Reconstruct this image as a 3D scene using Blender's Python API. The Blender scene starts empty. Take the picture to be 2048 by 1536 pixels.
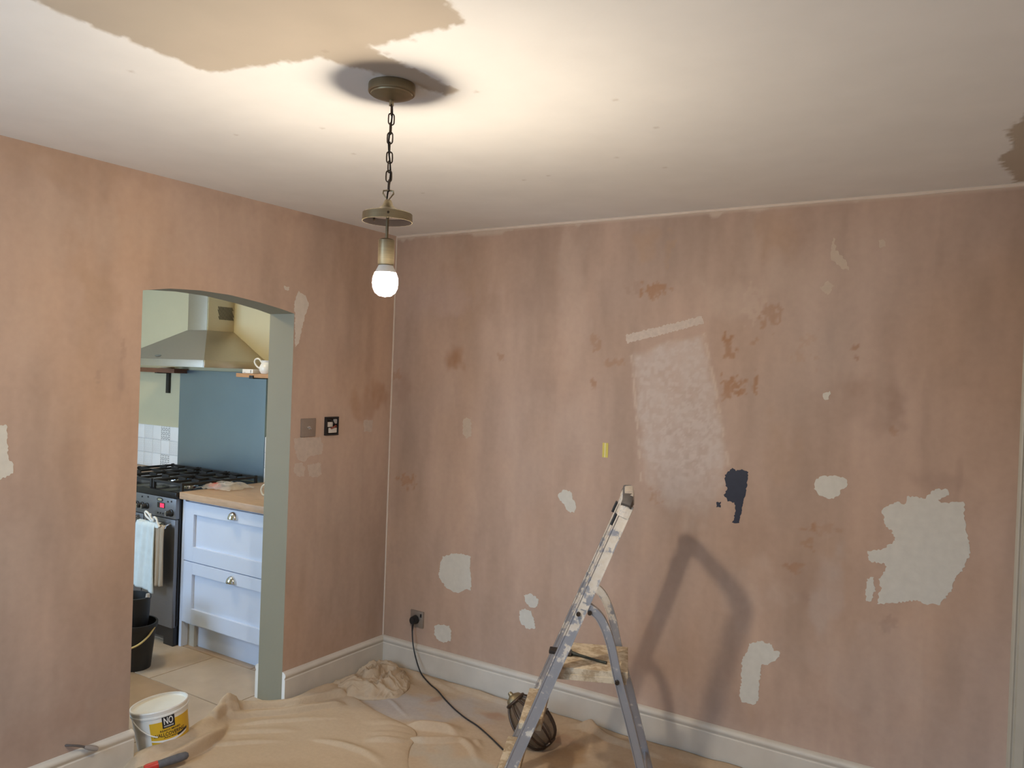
import bpy, bmesh, math, random
import numpy as np
from mathutils import Vector, Matrix
from mathutils.geometry import tessellate_polygon

random.seed(7)
S = bpy.context.scene
COL = S.collection
PI = math.pi
CH = 2.40                      # ceiling height; room corner is the origin, walls run along +X and -Y

# ---------------------------------------------------------------- camera
cam_d = bpy.data.cameras.new('camera')
cam = bpy.data.objects.new('camera', cam_d)
COL.objects.link(cam)
S.camera = cam
cam_d.sensor_width = 36.0
cam_d.lens = 1590.06 / 2048 * 36.0
cam_d.clip_start = 0.02
yaw, pitch, roll = 0.56854927, -0.00902554, 0.03626723
fw = Vector((-math.sin(yaw)*math.cos(pitch), math.cos(yaw)*math.cos(pitch), math.sin(pitch)))
r0 = Vector((math.cos(yaw), math.sin(yaw), 0)); u0 = r0.cross(fw)
rr = r0*math.cos(roll) + u0*math.sin(roll); uu = -r0*math.sin(roll) + u0*math.cos(roll)
cam.matrix_world = Matrix(((rr.x, uu.x, -fw.x, 2.9596), (rr.y, uu.y, -fw.y, -3.3845), (rr.z, uu.z, -fw.z, 1.6391), (0, 0, 0, 1)))

# ---------------------------------------------------------------- world, daylight, exposure
W = bpy.data.worlds.new('sky'); S.world = W; W.use_nodes = True
bg = W.node_tree.nodes['Background']
bg.inputs[0].default_value = (0.62, 0.78, 1.0, 1); bg.inputs[1].default_value = 1.0

def window_light(name, loc, rot, sx, sy, power, color):
    l = bpy.data.lights.new(name, 'AREA'); l.shape = 'RECTANGLE'; l.size = sx; l.size_y = sy
    l.energy = power; l.color = color
    o = bpy.data.objects.new(name, l); COL.objects.link(o)
    o.location = loc; o.rotation_euler = rot
    return o
DAY = (0.50, 0.74, 1.0)
window_light('room_window_daylight', (0.85, -4.12, 1.45), (PI/2, 0, 0), 0.9, 1.3, 21.0, DAY)
# open sky over the garden, reaching in through the tall window
sky = window_light('garden_sky', (2.0, -6.3, 3.4), (0, 0, 0), 2.4, 2.4, 310.0, DAY)
sky.rotation_euler = (Vector((2.5, 0.0, 0.35))-Vector((2.0, -6.3, 3.4))).to_track_quat('-Z', 'Y').to_euler()
window_light('kitchen_window_daylight', (-2.0, -2.92, 1.35), (PI/2, 0, 0), 1.1, 1.3, 66.0, (0.50, 0.72, 1.0))
BULB_L = 940.0
KITCHEN_L = 64.0
BULB_COL = (1.0, 0.86, 0.68)

S.view_settings.view_transform = 'Standard'
S.view_settings.look = 'None'
S.view_settings.exposure = -0.10
S.view_settings.gamma = 1.0
S.view_settings.use_curve_mapping = False

# ---------------------------------------------------------------- helpers
def tag(o, label=None, cat=None, group=None, kind=None):
    if label: o['label'] = label
    if cat: o['category'] = cat
    if group: o['group'] = group
    if kind: o['kind'] = kind
    return o

def root_of(o):
    v = Vector((0, 0, 0))
    while o is not None:
        v += o.location; o = o.parent
    return v

def link(name, me, mats, parent=None, smooth=False):
    """mesh data in world coordinates -> object (parents carry translation only while building)"""
    o = bpy.data.objects.new(name, me); COL.objects.link(o)
    if not isinstance(mats, (list, tuple)): mats = [mats]
    for m in mats: me.materials.append(m)
    if parent is not None:
        me.transform(Matrix.Translation(-root_of(parent)))
        o.parent = parent
    if smooth:
        me.polygons.foreach_set('use_smooth', [True]*len(me.polygons))
    me.update()
    return o

def thing(name, loc, label, cat, group=None):
    o = bpy.data.objects.new(name, None); COL.objects.link(o)
    o.location = loc; o.empty_display_size = 0.05
    return tag(o, label, cat, group)

def bm_obj(name, bm, mat, parent=None, smooth=False, recalc=True):
    if recalc: bmesh.ops.recalc_face_normals(bm, faces=bm.faces[:])
    me = bpy.data.meshes.new(name); bm.to_mesh(me); bm.free()
    o = link(name, me, mat, parent)
    if smooth:
        me.polygons.foreach_set('use_smooth', [True]*len(me.polygons))
        try: me.set_sharp_from_angle(angle=math.radians(38))
        except Exception: pass
    return o

def box(bm, x0, x1, y0, y1, z0, z1, bev=0.0, M=None):
    x0, x1 = min(x0, x1), max(x0, x1); y0, y1 = min(y0, y1), max(y0, y1); z0, z1 = min(z0, z1), max(z0, z1)
    v = [bm.verts.new(p) for p in ((x0,y0,z0),(x1,y0,z0),(x1,y1,z0),(x0,y1,z0),(x0,y0,z1),(x1,y0,z1),(x1,y1,z1),(x0,y1,z1))]
    f = [bm.faces.new([v[i] for i in q]) for q in ((3,2,1,0),(4,5,6,7),(0,1,5,4),(1,2,6,5),(2,3,7,6),(3,0,4,7))]
    if bev > 0:
        e = list({e for q in f for e in q.edges})
        r = bmesh.ops.bevel(bm, geom=e, offset=bev, segments=2, profile=0.6, affect='EDGES')
        vs = list({w for q in r['faces'] for w in q.verts} | {w for w in v if w.is_valid})
        if M is not None: bmesh.ops.transform(bm, matrix=M, verts=[w for w in vs if w.is_valid])
    elif M is not None:
        bmesh.ops.transform(bm, matrix=M, verts=v)
    return bm

def boxo(name, mat, parent, x0, x1, y0, y1, z0, z1, bev=0.0):
    bm = bmesh.new(); box(bm, x0, x1, y0, y1, z0, z1, bev)
    return bm_obj(name, bm, mat, parent, smooth=bev > 0)

def tube(bm, pts, r, n=10, closed=False, caps=True, flat=None):
    """sweep a circle (or rounded section flat=(w,h,up)) along pts"""
    pts = [Vector(p) for p in pts]; N = len(pts); rings = []
    prev = None
    for i, p in enumerate(pts):
        a = pts[(i-1) % N] if (closed or i > 0) else p
        b = pts[(i+1) % N] if (closed or i < N-1) else p
        t = (b-a).normalized()
        if prev is None:
            up = Vector((0, 0, 1)) if abs(t.z) < 0.9 else Vector((0, 1, 0))
            if flat: up = Vector(flat[2])
            nx = up.cross(t).normalized()
        else:
            nx = (prev - t*prev.dot(t)).normalized()
        prev = nx; ny = t.cross(nx)
        rad = r[i] if isinstance(r, (list, tuple)) else r
        ring = []
        for k in range(n):
            if flat:
                w, h = flat[0]/2, flat[1]/2
                if n == 4:
                    cx, cy = ((1,1),(-1,1),(-1,-1),(1,-1))[k]
                else:
                    a2 = 2*PI*k/n; cx = math.copysign(abs(math.cos(a2))**0.35, math.cos(a2)); cy = math.copysign(abs(math.sin(a2))**0.35, math.sin(a2))
                ring.append(bm.verts.new(p + nx*(cx*w) + ny*(cy*h)))
            else:
                a2 = 2*PI*k/n
                ring.append(bm.verts.new(p + nx*(math.cos(a2)*rad) + ny*(math.sin(a2)*rad)))
        rings.append(ring)
    M = N if closed else N-1
    for i in range(M):
        A, Bq = rings[i], rings[(i+1) % N]
        for k in range(n):
            bm.faces.new((A[k], A[(k+1) % n], Bq[(k+1) % n], Bq[k]))
    if caps and not closed:
        bm.faces.new(rings[0][::-1]); bm.faces.new(rings[-1])
    return bm

def tubeo(name, mat, parent, pts, r, n=10, **k):
    bm = bmesh.new(); tube(bm, pts, r, n, **k)
    return bm_obj(name, bm, mat, parent, smooth=True)

def lathe(bm, prof, c=(0, 0), n=32, cap=True):
    rings = []
    for r, z in prof:
        if r < 1e-6: rings.append([bm.verts.new((c[0], c[1], z))])
        else: rings.append([bm.verts.new((c[0]+r*math.cos(2*PI*k/n), c[1]+r*math.sin(2*PI*k/n), z)) for k in range(n)])
    for A, Bq in zip(rings[:-1], rings[1:]):
        for k in range(n):
            k2 = (k+1) % n
            if len(A) == 1 and len(Bq) == 1: continue
            if len(A) == 1: bm.faces.new((A[0], Bq[k], Bq[k2]))
            elif len(Bq) == 1: bm.faces.new((A[k], A[k2], Bq[0]))
            else: bm.faces.new((A[k], A[k2], Bq[k2], Bq[k]))
    return bm

def latheo(name, mat, parent, prof, c=(0, 0), n=32):
    bm = bmesh.new(); lathe(bm, prof, c, n)
    return bm_obj(name, bm, mat, parent, smooth=True)

def smooth_path(pts, n=8):
    """Catmull-Rom through pts"""
    P_ = [Vector(p) for p in pts]; out = []
    for i in range(len(P_)-1):
        p0 = P_[max(i-1, 0)]; p1 = P_[i]; p2 = P_[i+1]; p3 = P_[min(i+2, len(P_)-1)]
        for k in range(n):
            t = k/n
            out.append(0.5*((2*p1)+(p2-p0)*t+(2*p0-5*p1+4*p2-p3)*t*t+(3*p1-p0-3*p2+p3)*t**3))
    out.append(P_[-1]); return out

# numpy value noise -----------------------------------------------------
def vnoise(x, y, seed=0):
    x = np.asarray(x, float); y = np.asarray(y, float)
    rng = np.random.RandomState(seed); T = rng.rand(256, 256)
    xi = np.floor(x).astype(int); yi = np.floor(y).astype(int)
    fx = x-xi; fy = y-yi; fx = fx*fx*fx*(fx*(fx*6-15)+10); fy = fy*fy*fy*(fy*(fy*6-15)+10)
    a = T[xi % 256, yi % 256]; b = T[(xi+1) % 256, yi % 256]; c = T[xi % 256, (yi+1) % 256]; d = T[(xi+1) % 256, (yi+1) % 256]
    return (a*(1-fx)+b*fx)*(1-fy)+(c*(1-fx)+d*fx)*fy*1.0
def fbm(x, y, seed=0, octv=4):
    s = 0; a = 0.5; t = 0
    for o in range(octv):
        s = s+a*vnoise(np.asarray(x)*2**o, np.asarray(y)*2**o, seed+o); t += a; a *= 0.5
    return s/t
def sst(e0, e1, x):
    t = np.clip((x-e0)/(e1-e0), 0, 1); return t*t*(3-2*t)

# ---------------------------------------------------------------- materials
def mat(name, col, rough=0.6, metal=0.0, var=0.0, vscale=20.0, bump=0.0, bscale=60.0, spec=0.5, emit=None, estr=0.0, stretch=None, trans=0.0, vcol=None, alpha=None):
    m = bpy.data.materials.new(name); m.use_nodes = True
    nt = m.node_tree; N = nt.nodes; L = nt.links
    b = N['Principled BSDF']
    b.inputs['Base Color'].default_value = (*col, 1); b.inputs['Roughness'].default_value = rough
    b.inputs['Metallic'].default_value = metal
    b.inputs['Specular IOR Level'].default_value = spec
    if trans: b.inputs['Transmission Weight'].default_value = trans
    if alpha is not None: b.inputs['Alpha'].default_value = alpha
    tc = N.new('ShaderNodeTexCoord'); mp = N.new('ShaderNodeMapping'); L.new(tc.outputs['Object'], mp.inputs['Vector'])
    if stretch: mp.inputs['Scale'].default_value = stretch
    src = None
    if vcol:
        at = N.new('ShaderNodeVertexColor'); at.layer_name = vcol; src = at.outputs['Color']
    if var > 0 or vcol:
        no = N.new('ShaderNodeTexNoise'); no.inputs['Scale'].default_value = vscale; no.inputs['Detail'].default_value = 5
        L.new(mp.outputs['Vector'], no.inputs['Vector'])
        mr = N.new('ShaderNodeMapRange'); mr.inputs['From Min'].default_value = 0.25; mr.inputs['From Max'].default_value = 0.75
        mr.inputs['To Min'].default_value = 1-var; mr.inputs['To Max'].default_value = 1+var
        L.new(no.outputs['Fac'], mr.inputs['Value'])
        mx = N.new('ShaderNodeMix'); mx.data_type = 'RGBA'; mx.blend_type = 'MULTIPLY'; mx.inputs[0].default_value = 1
        if src is None: mx.inputs[6].default_value = (*col, 1)
        else: L.new(src, mx.inputs[6])
        L.new(mr.outputs['Result'], mx.inputs[7])
        L.new(mx.outputs[2], b.inputs['Base Color'])
    if bump > 0:
        n2 = N.new('ShaderNodeTexNoise'); n2.inputs['Scale'].default_value = bscale; n2.inputs['Detail'].default_value = 4
        L.new(mp.outputs['Vector'], n2.inputs['Vector'])
        bp = N.new('ShaderNodeBump'); bp.inputs['Strength'].default_value = bump; bp.inputs['Distance'].default_value = 0.01
        L.new(n2.outputs['Fac'], bp.inputs['Height']); L.new(bp.outputs['Normal'], b.inputs['Normal'])
    if emit:
        b.inputs['Emission Color'].default_value = (*emit, 1); b.inputs['Emission Strength'].default_value = estr
    return m

PLASTER = np.array([0.455, 0.330, 0.260])
STAINC = {'o': np.array([0.36, 0.195, 0.11]), 'd': np.array([0.36, 0.245, 0.19]), 'l': np.array([0.53, 0.41, 0.33]),
          'y': np.array([0.44, 0.295, 0.20]), 'w': np.array([0.52, 0.46, 0.42]), 'p': np.array([0.50, 0.38, 0.35])}
M_plaster = mat('bare pink plaster', PLASTER, 0.85, var=0.035, vscale=35, bump=0.05, bscale=18, spec=0.25, vcol='Col')
M_ceil = mat('white ceiling emulsion', (0.80, 0.79, 0.77), 0.9, var=0.03, vscale=6, bump=0.03, bscale=40, spec=0.2, vcol='Col')
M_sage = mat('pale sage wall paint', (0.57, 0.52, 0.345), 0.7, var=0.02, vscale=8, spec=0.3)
M_kceil = mat('kitchen ceiling white', (0.8, 0.8, 0.77), 0.9)
M_skirt = mat('dusty off white gloss', (0.60, 0.55, 0.475), 0.5, var=0.07, vscale=9, bump=0.02, spec=0.4)
M_white = mat('clean white gloss', (0.8, 0.79, 0.75), 0.4)
M_caulk = mat('cream filler bead', (0.66, 0.56, 0.47), 0.8)
M_fill = mat('pale wall filler', (0.62, 0.59, 0.52), 0.9, var=0.05, vscale=30, bump=0.08, bscale=50, spec=0.2)
M_fill2 = mat('thin grey filler', (0.60, 0.54, 0.48), 0.9, var=0.05, vscale=30, spec=0.2)
M_faint = mat('faint filler smear', (0.54, 0.44, 0.35), 0.9, var=0.06, vscale=30, spec=0.2)
M_faint2 = mat('sanded filler smear', (0.52, 0.43, 0.37), 0.9, var=0.09, vscale=40, spec=0.2)
M_strip = mat('scraped white strip', (0.56, 0.47, 0.40), 0.9, var=0.10, vscale=60, spec=0.2)
M_navy = mat('navy test paint', (0.016, 0.020, 0.040), 0.6, var=0.1, vscale=40)

# ---------------------------------------------------------------- measured marks on the walls (metres)
FILL_B = [
  ('a0', 'w', [(2.521, 1.173), (2.571, 1.212), (2.603, 1.204), (2.609, 1.236), (2.67, 1.237), (2.704, 1.275), (2.744, 1.277), (2.75, 1.257), (2.715, 1.236), (2.726, 1.223), (2.8, 1.238), (2.804, 1.173), (2.817, 1.107), (2.826, 1.052), (2.809, 0.993), (2.786, 0.961), (2.768, 0.901), (2.735, 0.846), (2.694, 0.836), (2.658, 0.847), (2.58, 0.821), (2.521, 0.807), (2.525, 0.852), (2.535, 0.872), (2.524, 0.888), (2.521, 0.905), (2.548, 0.951), (2.542, 0.968), (2.488, 0.968), (2.478, 1.009), (2.53, 1.022), (2.576, 1.062), (2.559, 1.101), (2.539, 1.11), (2.534, 1.139)]),
  ('s1', 'w', [(2.48, 0.898), (2.501, 0.908), (2.512, 0.862), (2.499, 0.812), (2.478, 0.811)]),
  ('s2', 'w', [(2.272, 1.266), (2.3, 1.286), (2.364, 1.29), (2.393, 1.279), (2.397, 1.255), (2.372, 1.234), (2.367, 1.215), (2.333, 1.193), (2.292, 1.207), (2.273, 1.229)]),
  ('s3', 'w', [(2.035, 0.546), (2.072, 0.569), (2.129, 0.566), (2.136, 0.542), (2.161, 0.541), (2.155, 0.515), (2.119, 0.481), (2.088, 0.474), (2.086, 0.429), (2.079, 0.389), (2.081, 0.325), (2.07, 0.299), (2.012, 0.295), (2.001, 0.318), (2.007, 0.371), (2.005, 0.475), (2.023, 0.505)]),
  ('s4', 'w', [(2.291, 1.614), (2.316, 1.629), (2.317, 1.609), (2.306, 1.59), (2.292, 1.595)]),
  ('n1', 'n', [(1.903, 1.249), (1.934, 1.285), (1.948, 1.273), (1.974, 1.282), (2.0, 1.271), (1.996, 1.2), (1.98, 1.12), (1.972, 1.05), (1.943, 1.05), (1.955, 1.104), (1.947, 1.136), (1.92, 1.139), (1.902, 1.163), (1.914, 1.191), (1.904, 1.216)]),
  ('n2', 'n', [(1.869, 1.127), (1.887, 1.133), (1.888, 1.109), (1.872, 1.107)]),
  ('a1', 'w', [(0.383, 0.621), (0.399, 0.666), (0.477, 0.699), (0.538, 0.701), (0.581, 0.694), (0.575, 0.637), (0.589, 0.584), (0.589, 0.521), (0.554, 0.522), (0.504, 0.492), (0.433, 0.501), (0.405, 0.531), (0.377, 0.555)]),
  ('a2', 'f', [(0.498, 1.399), (0.523, 1.421), (0.55, 1.409), (0.558, 1.326), (0.528, 1.309), (0.505, 1.329)]),
  ('a3', 'w', [(1.085, 1.077), (1.118, 1.102), (1.155, 1.097), (1.171, 1.061), (1.187, 1.037), (1.178, 0.997), (1.145, 1.0), (1.121, 1.035), (1.099, 1.046)]),
  ('a4', 'w', [(0.914, 0.551), (0.952, 0.572), (0.999, 0.547), (0.993, 0.513), (0.963, 0.501), (0.928, 0.514)]),
  ('a5', 'w', [(0.893, 0.471), (0.922, 0.488), (0.957, 0.483), (0.976, 0.442), (0.987, 0.404), (0.95, 0.389), (0.911, 0.404), (0.892, 0.43)]),
  ('a6', 'w', [(0.36, 0.289), (0.397, 0.304), (0.457, 0.308), (0.474, 0.285), (0.47, 0.234), (0.434, 0.215), (0.394, 0.215), (0.362, 0.241)]),
  ('a7', 's', [(1.411, 1.852), (1.771, 1.935), (1.782, 1.903), (1.498, 1.832), (1.419, 1.813)]),
  ('a8', 'f', [(2.297, 2.216), (2.308, 2.246), (2.317, 2.195), (2.353, 2.153), (2.369, 2.113), (2.335, 2.124), (2.295, 2.166)]),
  ('a9', 'f', [(2.262, 2.046), (2.289, 2.07), (2.315, 2.051), (2.292, 2.015)]),
  ('a10', 'f', [(2.474, 2.222), (2.492, 2.228), (2.499, 2.199), (2.479, 2.194)]),
]
FILL_A = [
  ('A0', 'w', [(-2.085, 1.411), (-2.0, 1.408), (-1.993, 1.289), (-1.976, 1.276), (-1.977, 1.241), (-2.001, 1.226), (-2.079, 1.203)]),
  ('A1', 'w2', [(-0.728, 1.961), (-0.702, 2.015), (-0.653, 1.998), (-0.632, 1.956), (-0.655, 1.905), (-0.675, 1.83), (-0.688, 1.768), (-0.712, 1.745), (-0.716, 1.827), (-0.719, 1.899)]),
  ('A2', 'w2', [(-0.793, 2.031), (-0.762, 2.029), (-0.764, 2.01), (-0.786, 2.012)]),
  ('A3', 'f2', [(-0.699, 1.302), (-0.613, 1.303), (-0.526, 1.301), (-0.518, 1.277), (-0.504, 1.26), (-0.513, 1.214), (-0.548, 1.21), (-0.6, 1.207), (-0.625, 1.186), (-0.667, 1.195), (-0.685, 1.228), (-0.695, 1.267)]),
  ('A4', 'f2', [(-0.687, 1.181), (-0.642, 1.181), (-0.623, 1.15), (-0.626, 1.109), (-0.672, 1.116), (-0.694, 1.143)]),
  ('A5', 'f2', [(-0.607, 1.165), (-0.52, 1.172), (-0.509, 1.112), (-0.543, 1.1), (-0.592, 1.109)]),
  ('A6', 'f2', [(-0.219, 1.378), (-0.145, 1.376), (-0.15, 1.312), (-0.211, 1.318)]),
]
STAIN_B = [
  (0.417,1.730,0.072,0.064,'o',0.90),
  (0.409,1.889,0.099,0.106,'d',0.25),
  (0.079,1.544,0.065,0.088,'d',0.80),
  (0.039,1.626,0.044,0.028,'o',0.50),
  (0.145,1.046,0.060,0.041,'o',0.90),
  (0.089,0.935,0.071,0.111,'d',0.35),
  (0.067,0.626,0.050,0.069,'d',0.35),
  (1.256,1.804,0.021,0.047,'o',0.50),
  (1.259,1.603,0.023,0.034,'o',0.70),
  (1.363,1.723,0.056,0.018,'o',0.45),
  (0.724,1.743,0.019,0.020,'o',0.50),
  (1.548,2.056,0.063,0.036,'o',0.80),
  (1.450,2.071,0.039,0.028,'d',0.40),
  (1.505,2.240,0.060,0.080,'y',0.55),
  (1.613,2.234,0.024,0.067,'y',0.45),
  (2.075,2.255,0.081,0.105,'y',0.50),
  (2.175,2.265,0.059,0.083,'d',0.30),
  (1.896,1.805,0.028,0.051,'o',0.85),
  (1.913,1.634,0.048,0.043,'o',0.85),
  (2.019,1.659,0.010,0.038,'o',0.85),
  (2.002,1.828,0.021,0.017,'o',0.50),
  (2.070,1.937,0.045,0.046,'o',0.55),
  (1.992,1.980,0.042,0.063,'l',0.50),
  (1.873,2.004,0.128,0.097,'l',0.55),
  (2.406,1.804,0.011,0.043,'o',0.75),
  (2.564,1.584,0.045,0.119,'d',0.75),
  (2.550,1.487,0.024,0.023,'o',0.50),
  (2.371,1.655,0.074,0.056,'d',0.50),
  (2.465,1.599,0.158,0.117,'d',0.35),
  (2.194,1.761,0.049,0.037,'y',0.40),
  (2.230,1.843,0.039,0.020,'y',0.40),
  (2.275,1.079,0.019,0.021,'o',0.75),
  (2.231,1.061,0.019,0.017,'o',0.55),
  (2.256,1.003,0.024,0.025,'o',0.65),
  (2.327,1.069,0.038,0.024,'o',0.30),
  (2.213,0.900,0.039,0.033,'o',0.80),
  (2.231,0.790,0.031,0.024,'d',0.45),
  (2.219,0.850,0.116,0.123,'d',0.30),
  (2.082,0.994,0.121,0.125,'d',0.30),
  (1.984,0.254,0.125,0.085,'d',0.30),
  (2.046,0.312,0.021,0.126,'y',0.30),
  (2.560,0.732,0.031,0.034,'d',0.50),
  (2.783,1.335,0.013,0.092,'d',0.50),
  (2.719,1.301,0.097,0.041,'d',0.40),
  (2.754,1.239,0.096,0.074,'d',0.30),
  (0.490,1.929,0.058,0.092,'y',0.30),
  (0.856,2.026,0.229,0.125,'d',0.25),
  (0.945,2.320,0.169,0.099,'d',0.25),
  (1.135,2.116,0.095,0.385,'l',0.35),
  (1.175,1.491,0.107,0.382,'l',0.20),
  (0.917,1.279,0.171,0.298,'l',0.15),
  (0.343,2.251,0.197,0.161,'l',0.25),
  (0.319,2.037,0.294,0.107,'p',0.30),
  (1.898,1.357,0.065,0.215,'l',0.25),
  (1.750,1.124,0.113,0.131,'w',0.30),
  (1.677,1.228,0.092,0.134,'w',0.30),
  (2.028,0.775,0.123,0.126,'w',0.15),
  (2.328,0.787,0.057,0.220,'w',0.30),
  (2.523,0.530,0.271,0.214,'w',0.12),
  (2.129,1.376,0.080,0.166,'y',0.30),
  (2.182,2.080,0.155,0.083,'l',0.35),
  (2.061,2.084,0.061,0.105,'l',0.30),
  (1.586,1.128,0.028,0.036,'o',0.50),
  (1.671,1.384,0.023,0.067,'d',0.30),
  (1.073,1.632,0.190,0.146,'d',0.20),
  (0.734,1.391,0.236,0.203,'d',0.12),
  (0.636,0.790,0.183,0.206,'d',0.15),
  (1.138,0.740,0.081,0.288,'l',0.20),
  (1.970,2.257,0.053,0.170,'l',0.30),
  (2.355,0.329,0.270,0.119,'d',0.25),
  (1.519,0.984,0.096,0.092,'l',0.20),
  (2.529,1.796,0.025,0.116,'d',0.15),
  (2.893,1.801,0.091,0.363,'d',0.15),
]
STAIN_A = [
  (-1.951,2.339,0.213,0.069,'y',0.50),
  (-1.700,2.383,0.204,0.056,'y',0.40),
  (-1.703,1.891,0.078,0.113,'y',0.45),
  (-1.707,1.721,0.048,0.227,'y',0.40),
  (-1.593,1.552,0.015,0.098,'d',0.65),
  (-1.684,1.589,0.010,0.038,'d',0.50),
  (-1.587,1.689,0.010,0.039,'d',0.45),
  (-1.876,2.125,0.108,0.144,'l',0.30),
  (-1.712,2.154,0.078,0.112,'l',0.35),
  (-1.934,1.778,0.104,0.177,'l',0.20),
  (-1.818,1.402,0.111,0.110,'l',0.15),
  (-1.982,1.145,0.101,0.070,'d',0.20),
  (-1.697,1.094,0.049,0.114,'d',0.20),
  (-1.750,0.368,0.077,0.115,'d',0.40),
  (-1.891,0.286,0.222,0.073,'d',0.35),
  (-1.569,0.230,0.129,0.080,'y',0.30),
  (-1.710,0.887,0.079,0.153,'l',0.15),
  (-1.723,0.700,0.058,0.115,'d',0.20),
  (-1.958,0.878,0.138,0.179,'l',0.15),
  (-0.249,1.460,0.094,0.081,'o',0.45),
  (-0.093,1.485,0.083,0.077,'o',0.60),
  (-0.306,1.487,0.045,0.080,'y',0.40),
  (-0.405,1.642,0.036,0.129,'d',0.20),
  (-0.181,1.648,0.040,0.189,'d',0.25),
  (-0.480,0.978,0.218,0.206,'l',0.10),
  (-0.145,0.941,0.122,0.331,'d',0.20),
  (-0.263,0.206,0.239,0.135,'y',0.25),
  (-0.996,2.170,0.295,0.112,'d',0.10),
  (-1.486,2.135,0.279,0.100,'l',0.20),
  (-1.265,2.383,0.551,0.063,'d',0.25),
  (-0.577,2.359,0.282,0.050,'d',0.35),
  (-0.615,1.735,0.049,0.148,'l',0.20),
  (-0.129,2.195,0.081,0.163,'l',0.40),
  (-0.658,0.506,0.066,0.299,'y',0.25),
]
SCRAPE_B = [(1.443, 1.755), (1.629, 1.83), (1.785, 1.857), (1.848, 1.614), (1.911, 1.294), (1.885, 1.14), (1.777, 1.039), (1.588, 1.083), (1.535, 1.191), (1.478, 1.507)]
SCRAPE_EDGE = [[(1.785, 1.857), (1.848, 1.614), (1.916, 1.294)], [(1.443, 1.755), (1.478, 1.507), (1.515, 1.189)]]
TAPE = [(1.316, 1.345), (1.345, 1.35), (1.346, 1.277), (1.314, 1.272)]

# ================================================================ SETTING
def grid_faces(nu, nv, off=0):
    i = np.arange(nu-1)[:, None]*nv + np.arange(nv-1)[None, :]
    i = i.ravel()+off
    return np.stack([i, i+nv, i+nv+1, i+1], 1)

def np_mesh(name, V, Fq, cols=None):
    me = bpy.data.meshes.new(name)
    me.from_pydata(V.tolist(), [], Fq.tolist())
    if cols is not None:
        ca = me.color_attributes.new('Col', 'FLOAT_COLOR', 'POINT')
        c4 = np.concatenate([cols, np.ones((len(cols), 1))], 1).astype(np.float32)
        ca.data.foreach_set('color', c4.ravel())
    return me

def poly_sd(px, py, poly):
    """signed distance to a polygon, positive inside"""
    d = np.full(px.shape, 1e9); ins = np.zeros(px.shape, bool)
    n = len(poly)
    for i in range(n):
        ax, ay = poly[i]; bx, by = poly[(i+1) % n]
        ex, ey = bx-ax, by-ay; t = np.clip(((px-ax)*ex+(py-ay)*ey)/(ex*ex+ey*ey+1e-12), 0, 1)
        d = np.minimum(d, np.hypot(px-ax-t*ex, py-ay-t*ey))
        c = ((ay > py) != (by > py)) & (px < (bx-ax)*(py-ay)/(by-ay+1e-12)+ax)
        ins ^= c
    return np.where(ins, d, -d)

def seg_dist(px, py, pts):
    d = np.full(px.shape, 1e9)
    for (ax, ay), (bx, by) in zip(pts[:-1], pts[1:]):
        ex, ey = bx-ax, by-ay; t = np.clip(((px-ax)*ex+(py-ay)*ey)/(ex*ex+ey*ey+1e-12), 0, 1)
        d = np.minimum(d, np.hypot(px-ax-t*ex, py-ay-t*ey))
    return d

def plaster_colors(u, v, stains, seed):
    base = np.tile(PLASTER, (len(u), 1))
    n1 = fbm(u*2.2, v*0.8, seed, 4); n2 = fbm(u*9, v*1.6, seed+20, 3); n3 = fbm(u*1.3+5, v*1.1, seed+40, 3)
    k = 1 + 0.44*(n1-0.5) + 0.24*(n2-0.5) + 0.10*(fbm(u*26, v*7, seed+33, 3)-0.5)
    base = base*k[:, None]
    # warmer and pinker drifts of the drying skim coat
    w = np.clip((n3-0.5)*2.2, -1, 1)[:, None]
    base = base*np.where(w > 0, 1+w*np.array([0.01, -0.07, -0.18]), 1-w*np.array([-0.05, 0.02, 0.08]))
    # trowel bands
    band = (vnoise(u*3.1+vnoise(u*0+3, v*0.7, seed+3)*0.3, v*0.22, seed+60) > 0.55)*0.035
    base = base*(1+band[:, None])
    wl = ((fbm(u*14, v*9, seed+80, 3)-0.5)*1.7, (fbm(u*12+9, v*10, seed+90, 3)-0.5)*1.7)
    ws = ((fbm(u*46, v*38, seed+83, 3)-0.5)*2.6, (fbm(u*50+9, v*42, seed+93, 3)-0.5)*2.6)
    gr = 0.72+0.56*fbm(u*34, v*20, seed+95, 2)
    for (cx, cy, rx, ry, c, s) in stains:
        big = max(rx, ry) > 0.07
        wx, wy = wl if big else ws; amp = 1.0
        d = np.sqrt(((u-cx)/max(rx, .008)+wx*amp)**2+((v-cy)/max(ry, .008)+wy*amp)**2)
        a = 0.88*s*(1-sst(0.30, 1.35, d) if big else 1-sst(0.70, 1.08, d))*gr
        a = np.clip(a, 0, 1)
        base = base*(1-a[:, None])+STAINC[c]*a[:, None]
    return base

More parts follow.
